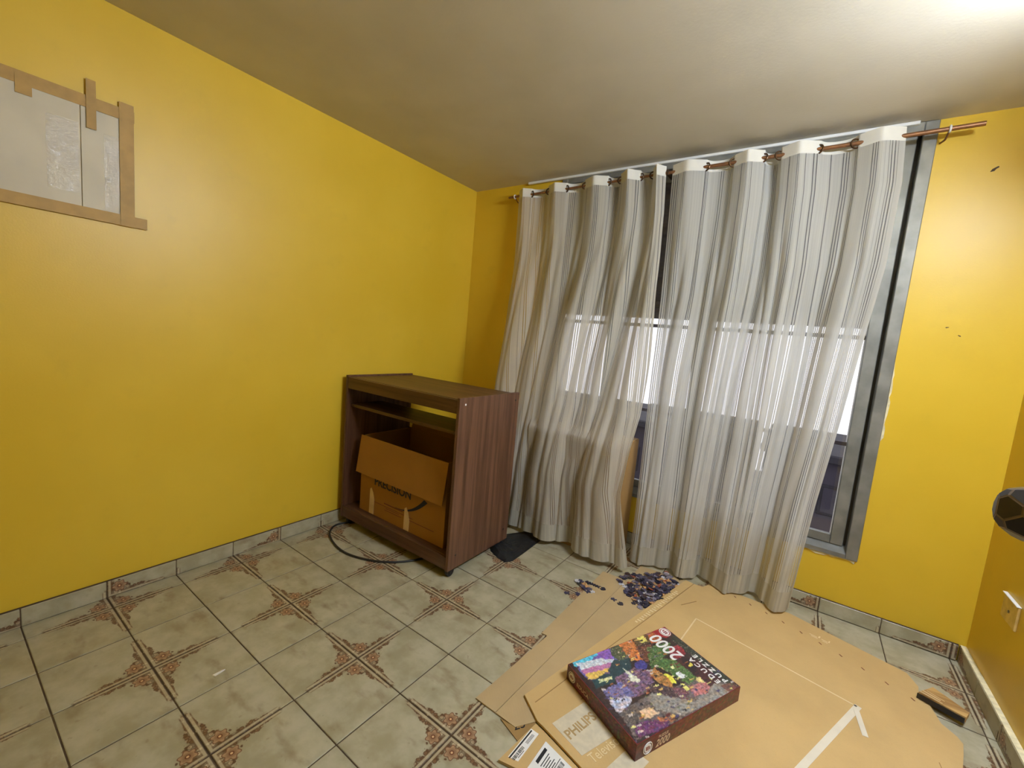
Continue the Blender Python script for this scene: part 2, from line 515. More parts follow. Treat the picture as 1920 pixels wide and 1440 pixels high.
MTXTC = plain('cream_ink', srgb(212, 190, 160), .4, var=.03)
MPIECE = m_piece()
MPINE = m_wood('splintered_pine', srgb(150, 112, 64), srgb(204, 166, 104), 'x', .7)
MSHADEBOX = m_card('brown_kraft_carton', srgb(160, 126, 78))

# ================================================================== room shell
WT = 0.16
FX0, FX1, FZ0 = 0.80, 2.73, 0.322     # window opening in the far wall
b = MB()
b.box(-WT, FX0, 0, WT, 0, H)
b.box(FX1, W + WT, 0, WT, 0, H)
b.box(FX0, FX1, 0, WT, 0, FZ0)
wall_far = struct(obj('wall_back', b, MW))
wall_left = struct(obj('wall_left', MB().box(-WT, 0, YF - WT, 0, 0, H), MW))
wall_right = struct(obj('wall_right', MB().box(W, W + WT, YF - WT, 0, 0, H), MW))
DX0, DX1, DH = 1.86, 2.73, 2.08       # doorway behind the camera
b = MB()
b.box(0, DX0, YF - WT, YF, 0, H); b.box(DX1, W, YF - WT, YF, 0, H); b.box(DX0, DX1, YF - WT, YF, DH, H)
struct(obj('wall_front', b, MW))
struct(obj('ceiling', MB().box(-WT, W + WT, YF - WT, WT, H, H + .12), MCEIL))
b = MB()
y0, y1 = YF - WT, YF - WT - 1.3
b.box(DX0 - .3, DX1 + .3, y1, y0, H, H + .1); b.box(DX0 - .4, DX0 - .3, y1, y0, 0, H)
b.box(DX1 + .3, DX1 + .4, y1, y0, 0, H); b.box(DX0 - .4, DX1 + .4, y1 - .1, y1, 0, H)
struct(obj('wall_hall', b, MHALL))
floor = struct(obj('floor', MB().box(-WT, W + WT, YF - WT - 1.3, WT, -.08, -.003), MGROUT))

# ---- floor tiles: each its own piece, the garland corner meeting in fours at every other joint
TS, TX0, TY0, GAP = 0.25, 0.1108, -2.5113, 0.0023
tile_cache = {}
def tile_mesh(x0, x1, y0, y1, su, sv):
    """su/sv: is the flower corner on the high-x / high-y side"""
    key = tuple(round(k, 4) for k in (x0, x1, y0, y1)) + (su, sv)
    if key in tile_cache: return tile_cache[key]
    c, dz = .0022, .0012
    X = [x0 + GAP, x1 - GAP]; Y = [y0 + GAP, y1 - GAP]
    V = [(X[0], Y[0], -.003), (X[1], Y[0], -.003), (X[1], Y[1], -.003), (X[0], Y[1], -.003),
         (X[0], Y[0], -dz), (X[1], Y[0], -dz), (X[1], Y[1], -dz), (X[0], Y[1], -dz),
         (X[0] + c, Y[0] + c, 0), (X[1] - c, Y[0] + c, 0), (X[1] - c, Y[1] - c, 0), (X[0] + c, Y[1] - c, 0)]
    F = [(8, 9, 10, 11)]
    for i in range(4):
        k = (i + 1) % 4
        F += [(i, k, 4 + k, 4 + i), (4 + i, 4 + k, 8 + k, 8 + i)]
    me = bpy.data.meshes.new('tile')
    me.from_pydata(V, [], F)
    uvl = me.uv_layers.new(name='UVMap')
    for lp in me.loops:
        p = V[lp.vertex_index]
        u = p[0] / TS; v = p[1] / TS
        uvl.data[lp.index].uv = (1 - u if su else u, 1 - v if sv else v)
    me.materials.append(MT)
    tile_cache[key] = me
    return me

for B in range(-1, 13):
    for A in range(-1, 11):
        x0 = TX0 + B * TS; yy0 = TY0 + A * TS
        cx0, cx1 = max(0, 0 - x0), min(TS, W - x0)
        cy0, cy1 = max(0, YF - .13 - yy0), min(TS, 0 - yy0)
        if cx1 - cx0 < .01 or cy1 - cy0 < .01: continue
        su = (B % 2 == 1)          # star joints sit on even B
        sv = (A % 2 == 0)          # and on odd A
        o = link('tile', tile_mesh(cx0, cx1, cy0, cy1, su, sv), MT, floor, (x0, yy0, random.uniform(-.0004, .0004)))

# ---- baseboards cut from the same tile
BH = 0.076
def skirting(name, along, length, start, fix, sgn, grid0, seed):
    """along: 'x' or 'y'; pieces broken on the tile grid"""
    rr = random.Random(seed)
    base = bpy.data.objects.new(name, None); COL.objects.link(base); struct(base)
    th = .012 if name != 'baseboard_right' else .022
    edges = [start]
    k = math.ceil((start - grid0) / TS - 1e-6)
    p = grid0 + k * TS
    while p < start + length - .01:
        if p > start + .01: edges.append(p)
        p += TS
    edges.append(start + length)
    for i, (a, c) in enumerate(zip(edges[:-1], edges[1:])):
        m = MB()
        g, e = .0016, .002
        if along == 'y':
            xa, xb = sorted((fix, fix + sgn * th))
            m.box(xa, xb, a + g, c - g, .001, BH, e)
        else:
            ya, yb = sorted((fix, fix + sgn * th))
            m.box(a + g, c - g, ya, yb, .001, BH, e)
        me = m.mesh('tile')
        uvl = me.uv_layers.new(name='UVMap')
        fu = rr.random() < .5; vo = rr.choice((.0, .02, .66, .68)); 
        for lp in me.loops:
            q = me.vertices[lp.vertex_index].co
            s = ((q.y if along == 'y' else q.x) - a) / TS
            uvl.data[lp.index].uv = (1 - s if fu else s, vo + q.z / TS)
        o = link('tile', me, MT, base)
    m = MB()
    if along == 'y':
        xa, xb = sorted((fix, fix + sgn * (th - .002)))
        m.box(xa, xb, start, start + length, .0, BH + .002)
    else:
        ya, yb = sorted((fix, fix + sgn * (th - .002)))
        m.box(start, start + length, ya, yb, .0, BH + .002)
    g = obj('grout_bed', m, MPLASTER if name == 'baseboard_right' else MGROUT, base)
    return base
skirting('baseboard_left', 'y', -YF - .001, YF, 0.0005, 1, TY0, 3)
skirting('baseboard_back', 'x', W - .04, .014, -.0005, -1, TX0, 5)
skirting('baseboard_right', 'y', 2.05, -2.052, W - .0005, -1, TY0, 8)

# ================================================================== window_1: frame, sashes, panes
win = thing('window_1', 'grey aluminium sliding window behind the curtains', None, (FX0, 0, FZ0)); struct(win)
fy0, fy1 = -.012, .10
def wpart(name, *bx, mat=MALU, c=.003, parent=win):
    return obj(name, MB().box(*bx, c), mat, parent)
wpart('frame_jamb', FX1 - .050, FX1, fy0, fy1, FZ0, H - .002)
wpart('frame_jamb', FX0, FX0 + .045, fy0, fy1, FZ0, H - .002)
m = MB(); m.add([(FX0 + .045, fy0, FZ0), (FX1 - .05, fy0, FZ0), (FX1 - .05, fy1, FZ0), (FX0 + .045, fy1, FZ0),
                 (FX0 + .045, fy0, FZ0 + .022), (FX1 - .05, fy0, FZ0 + .022), (FX1 - .05, .03, FZ0 + .048), (FX0 + .045, .03, FZ0 + .048),
                 (FX1 - .05, fy1, FZ0 + .048), (FX0 + .045, fy1, FZ0 + .048)],
                [(3, 2, 1, 0), (0, 1, 5, 4), (4, 5, 6, 7), (7, 6, 8, 9), (2, 3, 9, 8), (1, 2, 8, 6, 5), (3, 0, 4, 7, 9)])
obj('frame_sill', m, MALU, win)
wpart('frame_head', FX0 + .045, FX1 - .05, fy0, fy1, H - .048, H - .002)
wpart('track', FX1 - .0660, FX1 - .0501, .052, .09, FZ0 + .05, H - .05, mat=MALU_DK, c=0)
SZ0, SZ1 = FZ0 + .049, H - .05
def sash(x0, x1, y, name='sash'):
    s = thing(name, None, None, (x0, y, SZ0)); s.parent = win; s.location = Vector((x0, y, SZ0)) - org(win)
    for nm in list(s.keys()): del s[nm]
    w = .055
    wpart('stile', x0, x0 + w, y - .014, y + .014, SZ0, SZ1, parent=s)
    wpart('stile', x1 - w, x1, y - .014, y + .014, SZ0, SZ1, parent=s)
    wpart('rail', x0 + w, x1 - w, y - .013, y + .013, SZ0, SZ0 + .048, parent=s)
    wpart('rail', x0 + w, x1 - w, y - .013, y + .013, SZ1 - .05, SZ1, parent=s)
    obj('pane', MB().box(x0 + w - .004, x1 - w + .004, y - .002, y + .002, SZ0 + .044, SZ1 - .046), MGLASS, s)
sash(FX0 + .048, 1.30, .034)
sash(1.27, 1.86, .070)
sash(1.84, 2.665, .034)
# broken plaster along the underside and right edge of the frame
rr = random.Random(4)
pts = [(x, FZ0 - .004 - rr.random() * .014) for x in [2.45 + i * .018 for i in range(16)]]
m = MB()
poly = [(p[0], p[1]) for p in pts] + [(2.722, FZ0 - .001), (2.45, FZ0 - .001)]
n = len(poly)
m.add([(p[0], -.0005, p[1]) for p in poly] + [(p[0], -.005, p[1]) for p in poly],
      [tuple(range(n)), tuple(range(2 * n - 1, n - 1, -1))] + [(i, n + i, n + (i + 1) % n, (i + 1) % n) for i in range(n)])
obj('plaster_edge', m, MPLASTER, win)
m = MB()
poly = [(FX1 + .001, .95)] + [(FX1 + .003 + rr.random() * .009, .97 + i * .022) for i in range(16)] + [(FX1 + .001, 1.34)]
n = len(poly)
m.add([(p[0], -.0005, p[1]) for p in poly] + [(p[0], -.004, p[1]) for p in poly],
      [tuple(range(n)), tuple(range(2 * n - 1, n - 1, -1))] + [(i, n + i, n + (i + 1) % n, (i + 1) % n) for i in range(n)])
obj('plaster_edge', m, MPLASTER, win)
# white strip between window head and ceiling
struct(obj('trim_1', MB().box(.52, 2.66, -.03, -.0125, H - .016, H - .001, .002), MWHITE))

# small dents and scuffs in the paint of the far wall
for (x, z, r, q) in ((2.933, 2.198, .010, .7), (2.885, 1.515, .004, .2), (2.93, 1.48, .004, 2.6)):
    m = MB()
    k = 10
    d1 = Vector((math.cos(q), 0, math.sin(q))); d2 = Vector((-math.sin(q), 0, math.cos(q)))
    ring = [Vector((x, -.0004, z)) + d1 * (r * 1.6 * math.cos(2 * PI * i / k)) + d2 * (r * .5 * math.sin(2 * PI * i / k) * (1 + .4 * math.sin(3 * i))) for i in range(k)]
    m.add(ring + [p + Vector((0, -.0008, 0)) for p in ring], [tuple(range(k)), tuple(range(2 * k - 1, k - 1, -1))] + [(i, k + i, k + (i + 1) % k, (i + 1) % k) for i in range(k)])
    obj('scuff', m, MGROUT, wall_far)

# ---- roller shutter half lowered outside the glass
sh = thing('roller_shutter', 'grey slatted roller shutter half lowered outside the window', 'shutter', (FX0, .125, 1.5))
z = 1.500
slat_me = None
while z < H - .02:
    m = MB(); a, c2 = FX0 + .02, FX1 - .02
    if slat_me is None:
        m.add([(a, .118, 1.5), (a, .128, 1.5), (a, .134, 1.522), (a, .128, 1.5448), (a, .118, 1.5448), (a, .112, 1.522)] +
              [(c2, .118, 1.5), (c2, .128, 1.5), (c2, .134, 1.522), (c2, .128, 1.5448), (c2, .118, 1.5448), (c2, .112, 1.522)],
              [(0, 1, 2, 3, 4, 5), (11, 10, 9, 8, 7, 6)] + [(i, 6 + i, 6 + (i + 1) % 6, (i + 1) % 6) for i in range(6)])
        slat_me = m.mesh('slat', org(sh))
    link('slat', slat_me, MSHUT, sh, (0, 0, z - 1.5))
    z += .045
gr = thing('window_grille', 'white metal bars fixed outside the window', 'grille', (FX0, .14, FZ0))
for zz in (1.455, .885):
    obj('bar', MB().box(FX0 - .05, FX1 + .05, .150, .162, zz - .011, zz + .011, .002), MSHUT, gr)
obj('post', MB().box(2.615, 2.640, .150, .175, .2, H - .01, .003), MWHITE, gr)

# ---- what stands outside: a street of dark houses below, seen over the sill
MFACADE = plain('dusk_grey_facade', srgb(58, 54, 66), .9, var=.25, scale=1.5)
MROOF = plain('slate_roof', srgb(44, 42, 50), .9, var=.3, scale=3)
MWINW = plain('pale_window_pane', srgb(190, 200, 210), .3)
MGROUND = plain('street_ground', srgb(90, 88, 86), .9)
struct(obj('ground', MB().box(-12, 14, WT + .1, 16, -3.2, -3.0), MGROUND))
struct(obj('wall_outside', MB().box(-WT, W + WT, WT, WT + .08, -3.0, 0), MFACADE))
hd = [(-3.2, -.35, 4.6, .05, 'grey house farthest left in the street below, behind the left curtain'),
      (-.2, 1.8, 4.2, .13, 'grey house with small lit panes seen through the gap between curtains'),
      (2.05, 3.7, 4.4, .10, 'grey flat roofed house seen at the right edge of the window'),
      (3.9, 7.5, 4.8, .02, 'wide grey house farthest right in the street below')]
for i, (x0, x1, yh, zt, lab) in enumerate(hd):
    h = thing('house', lab, 'house', ((x0 + x1) / 2, yh + 1, -3), 'houses in the street outside')
    obj('wall', MB().box(x0, x1, yh, yh + 2.2, -3, zt - .12), MFACADE, h)
    obj('roof', MB().box(x0 - .06, x1 + .06, yh - .12, yh + 2.3, zt - .12, zt, .02), MROOF, h)
    k = 0
    xx = x0 + .18
    while xx < x1 - .4:
        for zz in (-.75, -1.55, -2.4):
            w = obj('window', MB().box(xx, xx + .32, yh - .02, yh + .01, zz, zz + .42, .01), MROOF, h)
            obj('pane', MB().box(xx + .04, xx + .28, yh - .026, yh - .018, zz + .04, zz + .38), MWINW if (k * 7 + i) % 5 == 0 else MFACADE, w)
            k += 1
        xx += .52

# ================================================================== curtain rod
rodz = lambda x: 2.3245 + (x - .5) * .0150
RY = -.09
rod = thing('curtain_rod', 'thin copper curtain rod across the top of the window', 'curtain rod', (1.6, RY, rodz(1.6)))
obj('tube', MB().tube([(.40, RY, rodz(.40)), (1.7, RY, rodz(1.7))], .0075, 12), MCOPPER, rod, True)
obj('tube', MB().tube([(1.55, RY, rodz(1.55)), (2.862, RY, rodz(2.862))], .0100, 12), MCOPPER, rod, True)
for x in (.455, 2.755):
    br = obj('bracket', MB().torus((x, RY, rodz(x)), (1, 0, 0), .0125, .004, 16, 6), MWHITE, rod, True)
    obj('bracket_arm', MB().tube([(x, RY + .010, rodz(x) - .008), (x - .004, -.045, rodz(x) - .026), (x - .012, -.001, rodz(x) - .022)], .0042, 8), MCOPPER, rod, True)
obj('bracket', MB().box(1.556, 1.568, RY - .014, -.014, rodz(1.56) - .016, rodz(1.56) + .016, .003), MBRONZE, rod)

# ================================================================== curtains
def interp(tbl, t):
    for (a, va), (c, vb) in zip(tbl[:-1], tbl[1:]):
        if t <= c:
            f = 0 if c == a else max(0, (t - a) / (c - a))
            return [p + (q - p) * f for p, q in zip(va, vb)]
    return list(tbl[-1][1])
def sstep(a, c, x):
    x = min(1, max(0, (x - a) / (c - a)))
    return x * x * (3 - 2 * x)

def curtain(label, xs, Lp, Rp, mat, amp_t, extra, seed, width, depth):
    """xs: world x of the eyelets from edge to edge, cloth alternately before and behind the rod"""
    root = thing('curtain', label, 'curtain', ((xs[0] + xs[-1]) / 2, RY, .03), 'curtains on the copper rod')
    ztop = 2.378
    def tab(pl):
        z0, z1 = pl[0][2], pl[-1][2]
        return [((z0 - p[2]) / (z0 - z1), (p[0], p[1], p[2])) for p in pl]
    TL, TR = tab(Lp), tab(Rp)
    ns = len(xs) - 1
    NS, NTt = 40 * ns, 110
    hb = 2.378
    ts = [0, .004, .012, .020, .0255, .0261] + [.0261 + (.955 - .0261) * (i / (NTt - 12)) for i in range(1, NTt - 11)] + [.9551, .965, .98, .99, 1.0]
    rows = []
    for t in ts:
        l, r = interp(TL, t), interp(TR, t)
        row = []
        for i in range(NS + 1):
            s = i / NS
            k = min(ns - 1, int(s * ns)); f = s * ns - k
            fe = f
            xt = xs[k] + (xs[k + 1] - xs[k]) * fe
            seg = xs[k + 1] - xs[k]
            a0 = depth[k]
            wave = (-1 if k % 2 == 0 else 1) * math.sin(PI * f)
            st = (xt - xs[0]) / (xs[-1] - xs[0])
            bl = sstep(.0, .75, t)
            lat = st * (1 - bl) + s * bl
            x = l[0] + (r[0] - l[0]) * lat
            y = l[1] + (r[1] - l[1]) * lat
            zt = rodz(xt) + .040
            z = zt + ((Lp[-1][2] + (Rp[-1][2] - Lp[-1][2]) * s) - zt) * t
            env = interp(amp_t, t)[0]
            y += wave * a0 * env
            x += (-1 if k % 2 == 0 else 1) * math.sin(2 * PI * f) * -.012 * env * (1 - .4 * t)
            for (fr, ph, dr, am, lo, hi) in extra:
                e = sstep(lo, lo + .25, t) * (1 if hi >= 1 else 1 - sstep(hi, hi + .2, t))
                sh = math.sin(2 * PI * (fr * s + dr * t) + ph)
                y += am * e * sh
                x += am * .45 * e * math.cos(2 * PI * (fr * s + dr * t) + ph)
            nz = mnoise.noise(Vector((s * 9 + seed, t * 5, seed)))
            y += .010 * nz * sstep(.03, .3, t)
            z += .004 * mnoise.noise(Vector((s * 14, seed, 2))) * t
            lim = -.020
            if x < 1.66:      # the cloth hangs over the carton standing behind it
                lim -= .325 * (1 - sstep(.70, .95, z)) * sstep(.80, .92, x) * (1 - sstep(1.585, 1.66, x))
            row.append((x, min(y, lim), z))
        rows.append(row)
    def strip(name, j0, j1, mt, thick=0):
        m = MB()
        V = [p for row in rows[j0:j1 + 1] for p in row]
        F = []
        n = NS + 1
        for j in range(j1 - j0):
            for i in range(NS):
                F.append((j * n + i, (j + 1) * n + i, (j + 1) * n + i + 1, j * n + i + 1))
        m.add(V, F)
        o = obj(name, m, mt, root, True)
        me = o.data
        uvl = me.uv_layers.new(name='UVMap')
        ca = [0.0] * (len(me.loops) * 2)
        for lp in me.loops:
            q = lp.vertex_index
            j, i = divmod(q, n)
            ca[lp.index * 2] = i / NS * width
            ca[lp.index * 2 + 1] = 1 - ts[j0 + j]
        uvl.data.foreach_set('uv', ca)
        me.attributes.remove(me.attributes['sharp_edge']) if 'sharp_edge' in me.attributes else None
        return o
    jh, jm = 5, len(ts) - 5
    strip('header_band', 0, jh, MHEAD)
    strip('panel', jh, jm, mat)
    strip('hem', jm, len(ts) - 1, MHEM)
    for x in xs[1:-1]:
        if x in (xs[0], xs[-1]): continue
        obj('eyelet', MB().torus((x, RY, rodz(x)), (.55, 1 if xs.index(x) % 2 else -1, 0), .0205, .0045, 18, 6), MBRONZE, root, True)
    # eyelet that closes each outer edge
    return root

xs1 = [.498, .605, .747, .886, 1.025, 1.190, 1.272, 1.399, 1.474, 1.552]
L1 = [(0.49, -0.09, 2.4), (0.527, -0.13, 1.925), (0.563, -0.19, 1.493), (0.593, -0.27, 0.99), (0.646, -0.36, 0.541), (0.671, -0.4, 0.283), (0.674, -0.42, 0.034)]
R1 = [(1.548, -0.09, 2.374), (1.572, -0.11, 2.103), (1.606, -0.18, 1.501), (1.626, -0.29, 0.905), (1.622, -0.36, 0.693), (1.62, -0.4, 0.447), (1.702, -0.43, 0.043)]
curtain('white striped sheer curtain on the left, its hem pushed out past the brown cart', xs1, L1, R1, MFAB1,
        [(0, [1.0]), (.08, [.75]), (.22, [.36]), (.6, [.20]), (1, [.22])],
        [(4.6, .6, 1.0, .018, .12, .85), (2.3, 2.0, .55, .026, .2, 2), (8.0, 1.0, 1.9, .011, .15, 2), (14.5, .4, 2.6, .0055, .06, 2), (23.0, 1.4, 3.9, .0028, .06, 2), (3.4, 4.0, .5, .020, .55, 2)], 1.3, 1.75,
        [.035, .040, .040, .040, .045, .055, .06, .055, .065])
xs2 = [1.590, 1.773, 1.909, 2.053, 2.125, 2.289, 2.434, 2.599]
L2 = [(1.586, -0.09, 2.368), (1.62, -0.11, 1.604), (1.624, -0.13, 1.153), (1.648, -0.17, 0.564), (1.669, -0.23, 0.014)]
R2 = [(2.61, -0.09, 2.376), (2.628, -0.09, 2.133), (2.622, -0.1, 1.774), (2.594, -0.11, 1.425), (2.56, -0.13, 1.006), (2.521, -0.15, 0.592), (2.481, -0.17, 0.03)]
curtain('white striped sheer curtain on the right, hanging in front of the grey window jamb', xs2, L2, R2, MFAB2,
        [(0, [1.0]), (.10, [.78]), (.3, [.48]), (.7, [.62]), (1, [1.05])],
        [(5.5, .2, -.3, .014, .2, 2), (2.4, 1.2, .2, .016, .3, 2), (9.5, 2.0, .5, .008, .12, 2), (17.0, .7, -.8, .0045, .06, 2), (26.0, 2.1, 1.2, .0026, .06, 2)], 8.1, 1.6,
        [.045, .042, .045, .062, .045, .042, .045])

# ================================================================== cart
cx0, cx1, cy0, cy1, ch, cb = .045, 1.002, -1.150, -.620, .971, .048
cart = thing('wheeled_cart', 'dark walnut laminate wheeled cart against the yellow wall', 'cart', ((cx0 + cx1) / 2, (cy0 + cy1) / 2, 0))
pt = .019
obj('side_panel', MB().box(cx0, cx0 + pt, cy0, cy1, cb, ch, .0015), MCART_Z, cart)
sp = obj('side_panel', MB().box(cx1 - pt, cx1, cy0, cy1, cb, ch, .0015), MCART_Z, cart)
ix0, ix1 = cx0 + pt + .0005, cx1 - pt - .0005
obj('top_board', MB().box(ix0, ix1, cy0 + .0195, cy1, ch - .027, ch - .010, .0015), MCART_X, cart)
obj('top_rail', MB().box(ix0, ix1, cy0 + .002, cy0 + .019, ch - .082, ch - .012, .0015), MCART_X, cart)
obj('shelf', MB().box(ix0, ix1, cy0 + .03, -.885, .772, .790, .0015), MCART_X, cart)
obj('base_board', MB().box(ix0, ix1, cy0 + .021, cy1, .104, .121, .0015), MCART_X, cart)
obj('plinth', MB().box(ix0, ix1, cy0 + .002, cy0 + .020, cb + .004, .121, .0015), MCART_X, cart)
obj('back_panel', MB().box(ix0, ix1, cy1 - .016, cy1 - .010, .122, .580), MCART_X, cart)
for (yy, zz, mm) in ((cy0 + .045, ch - .035, MWHITE), (cy1 - .035, ch - .045, MBLACK), (cy0 + .055, cb + .075, MBLACK), (cy1 - .045, cb + .075, MBLACK)):
    obj('screw_cap', MB().lathe((cx1, yy, zz), (1, 0, 0), [(.0055, -.0005), (.0055, .0010), (.004, .0018)], 12), mm, cart)
for (x, y) in ((cx0 + .05, cy0 + .045), (cx1 - .028, cy0 + .045), (cx0 + .05, cy1 - .05), (cx1 - .028, cy1 - .05)):
    c = obj('caster', MB().lathe((x - .012, y, .026), (1, 0, 0), [(.010, 0), (.024, .0), (.026, .003), (.026, .021), (.024, .024), (.010, .024)], 20), MBLACK, cart, True)
    obj('fork', MB().box(x - .016, x - .013, y - .014, y + .014, .02, .062).box(x + .013, x + .016, y - .014, y + .014, .02, .062).box(x - .016, x + .016, y - .016, y + .016, .058, .064), MBLACK, c)

# ---- carton inside the cart
bx0, bx1, by0, by1, bz0, bz1 = .165, .905, -1.092, -.70, .1215, .600
car = thing('cardboard_carton', 'open brown printed carton standing inside the dark cart', 'box', ((bx0 + bx1) / 2, (by0 + by1) / 2, bz0))
q = .005
m = MB()
m.box(bx0, bx1, by0, by0 + q, bz0, bz1); m.box(bx0, bx1, by1 - q, by1, bz0, bz1)
m.box(bx0, bx0 + q, by0 + q, by1 - q, bz0, bz1); m.box(bx1 - q, bx1, by0 + q, by1 - q, bz0, bz1)
m.box(bx0 + q, bx1 - q, by0 + q, by1 - q, bz0, bz0 + q)
obj('body', m, MKRAFT3, car)
fa = Vector((bx0 - .008, by0 - .001, bz1 + .004)); fd = Vector((0, -.030, -.232))
obj('front_flap', MB().oquad(fa, (bx1 - bx0 + .012, 0, .0), fd, -.004), MKRAFT3, car)
obj('side_flap', MB().oquad((bx0 - .001, by0 + .02, bz1), (0, by1 - by0 - .04, 0), (-.055, 0, -.15), .004), MKRAFT3, car)
obj('side_flap', MB().oquad((bx1 + .001, by0 + .03, bz1), (0, by1 - by0 - .06, 0), (.050, 0, .035), -.004), MKRAFT3, car)
obj('back_flap', MB().oquad((bx0 + .01, by1, bz1), (bx1 - bx0 - .02, 0, 0), (0, .03, .1), .004), MKRAFT3, car)
text('lettering', 'PRECISION', .070, MPRINTN, car, (.30, by0 - .0006, .317), (1, 0, 0), (0, 0, 1), sx=.98, bold=.0016)
# swoosh under the lettering
m = MB(); ptsA, ptsB = [], []
for i in range(15):
    f = i / 14
    x = .50 + .24 * f; zc = .232 + .115 * f ** 2.4; w = .004 + .026 * f
    ptsA.append((x, zc)); ptsB.append((x + w * .9, zc - w * .35))
poly = ptsA + ptsB[::-1]
n = len(poly)
m.add([(p[0], by0 - .0003, p[1]) for p in poly] + [(p[0], by0 - .0012, p[1]) for p in poly],
      [(i, i + 1, n - 2 - i, n - 1 - i) for i in range(14)] + [(n + n - 1 - i, n + n - 2 - i, n + i + 1, n + i) for i in range(14)] + [(i, n + i, n + (i + 1) % n, (i + 1) % n) for i in range(n)])
obj('swoosh', m, MPRINTN, car)
m = MB()
for (x, zz, w, hh) in ((.40, .222, .17, .006), (.30, .206, .36, .003), (.42, .196, .12, .003), (.41, .184, .15, .003), (.63, .19, .20, .003)):
    m.box(x, x + w, by0 - .0010, by0 - .0002, zz, zz + hh)
obj('fine_print', m, MPRINTR, car)
for (x, zt) in ((.262, .290), (.585, .262)):
    poly = [(x, bz0 + .002), (x + .044, bz0 + .002), (x + .046, zt - .07), (x + .034, zt - .028), (x + .016, zt), (x + .002, zt - .01)]
    m = MB(); n = len(poly)
    m.add([(p[0], by0 - .0004, p[1]) for p in poly] + [(p[0], by0 - .0022, p[1]) for p in poly],
          [tuple(range(n)), tuple(range(2 * n - 1, n - 1, -1))] + [(i, n + i, n + (i + 1) % n, (i + 1) % n) for i in range(n)])
    obj('torn_tape', m, MEDGE, car)

# ================================================================== carton behind the left curtain
hb = thing('cardboard_carton', 'plain brown carton under the window hidden behind the left curtain', 'box', (1.25, -.18, 0))
m = MB()
m.box(.935, 1.570, -.330, -.325, .001, .715); m.box(.935, 1.570, -.045, -.040, .001, .715)
m.box(.935, .940, -.325, -.045, .001, .715); m.box(1.565, 1.570, -.325, -.045, .001, .715); m.box(.940, 1.565, -.325, -.045, .001, .006)
obj('body', m, MSHADEBOX, hb)
obj('top_flap', MB().box(.938, 1.567, -.327, -.187, .7155, .720), MSHADEBOX, hb)
obj('top_flap', MB().box(.938, 1.567, -.183, -.043, .7155, .720), MSHADEBOX, hb)

# ================================================================== black bag and cable on the floor
bag = MB()
BP = [(.905, -.600), (.935, -.700), (.975, -.742), (1.05, -.775), (1.12, -.787), (1.142, -.745), (1.138, -.60), (1.130, -.42), (1.10, -.345), (.99, -.36), (.915, -.50)]
cxb, cyb = 1.04, -.60
n = len(BP); K = 7
V = []
rb = random.Random(2)
def bagz(x, y):
    d = max(0, 1 - math.hypot((x - 1.01) / .13, (y + .70) / .12))
    return .004 + .050 * d * (0.8 + .6 * mnoise.noise(Vector((x * 22, y * 22, 1)))) + .004 * abs(mnoise.noise(Vector((x * 40, y * 40, 5))))
for k in range(K):
    f = 1 - k / K
    for (x, y) in BP:
        X, Y = cxb + (x - cxb) * f, cyb + (y - cyb) * f
        jx = .006 * mnoise.noise(Vector((X * 50, Y * 50, k)))
        V.append((X + jx, Y + jx, .001 if k == 0 else bagz(X, Y)))
V.append((cxb, cyb, bagz(cxb, cyb)))
F = []
for k in range(K - 1):
    for i in range(n):
        F.append((k * n + i, k * n + (i + 1) % n, (k + 1) * n + (i + 1) % n, (k + 1) * n + i))
for i in range(n): F.append(((K - 1) * n + i, (K - 1) * n + (i + 1) % n, K * n))
bag.add(V, F)
tag(obj('plastic_bag', bag, MBAG, loc=(1.04, -.6, 0)), 'crumpled black plastic bag on the tiles between cart and left curtain', 'bag')

def spline(P, k=8):
    out = []
    P = [Vector(p) for p in P]
    for i in range(len(P) - 1):
        p0, p1, p2, p3 = P[max(i - 1, 0)], P[i], P[i + 1], P[min(i + 2, len(P) - 1)]
        for j in range(k):
            t = j / k
            out.append(.5 * ((2 * p1) + (p2 - p0) * t + (2 * p0 - 5 * p1 + 4 * p2 - p3) * t * t + (3 * p1 - p0 - 3 * p2 + p3) * t ** 3))
    out.append(P[-1])
    return out
cp = [(.20, -1.00, .007), (.115, -1.08, .007), (.070, -1.19, .007), (.140, -1.280, .007), (.278, -1.335, .007), (.417, -1.347, .007), (.556, -1.307, .007), (.665, -1.235, .007), (.74, -1.13, .007), (.764, -1.03, .007), (.75, -.90, .007)]
tag(obj('cable', MB().tube(spline(cp), .0058, 10), MBLACK, smooth=True, loc=(.4, -1.2, 0)), 'black cable looping out over the tiles from under the cart', 'cable')
tag(obj('paper_scrap', MB().prism([(.800, -2.142), (.812, -2.138), (.809, -2.116), (.806, -2.104), (.801, -2.112)], .0008, [.002, .003, .005, .004, .0025]), MPAPER, loc=(.806, -2.12, 0)),
    'tiny torn white scrap lying on a bare floor tile', 'scrap')

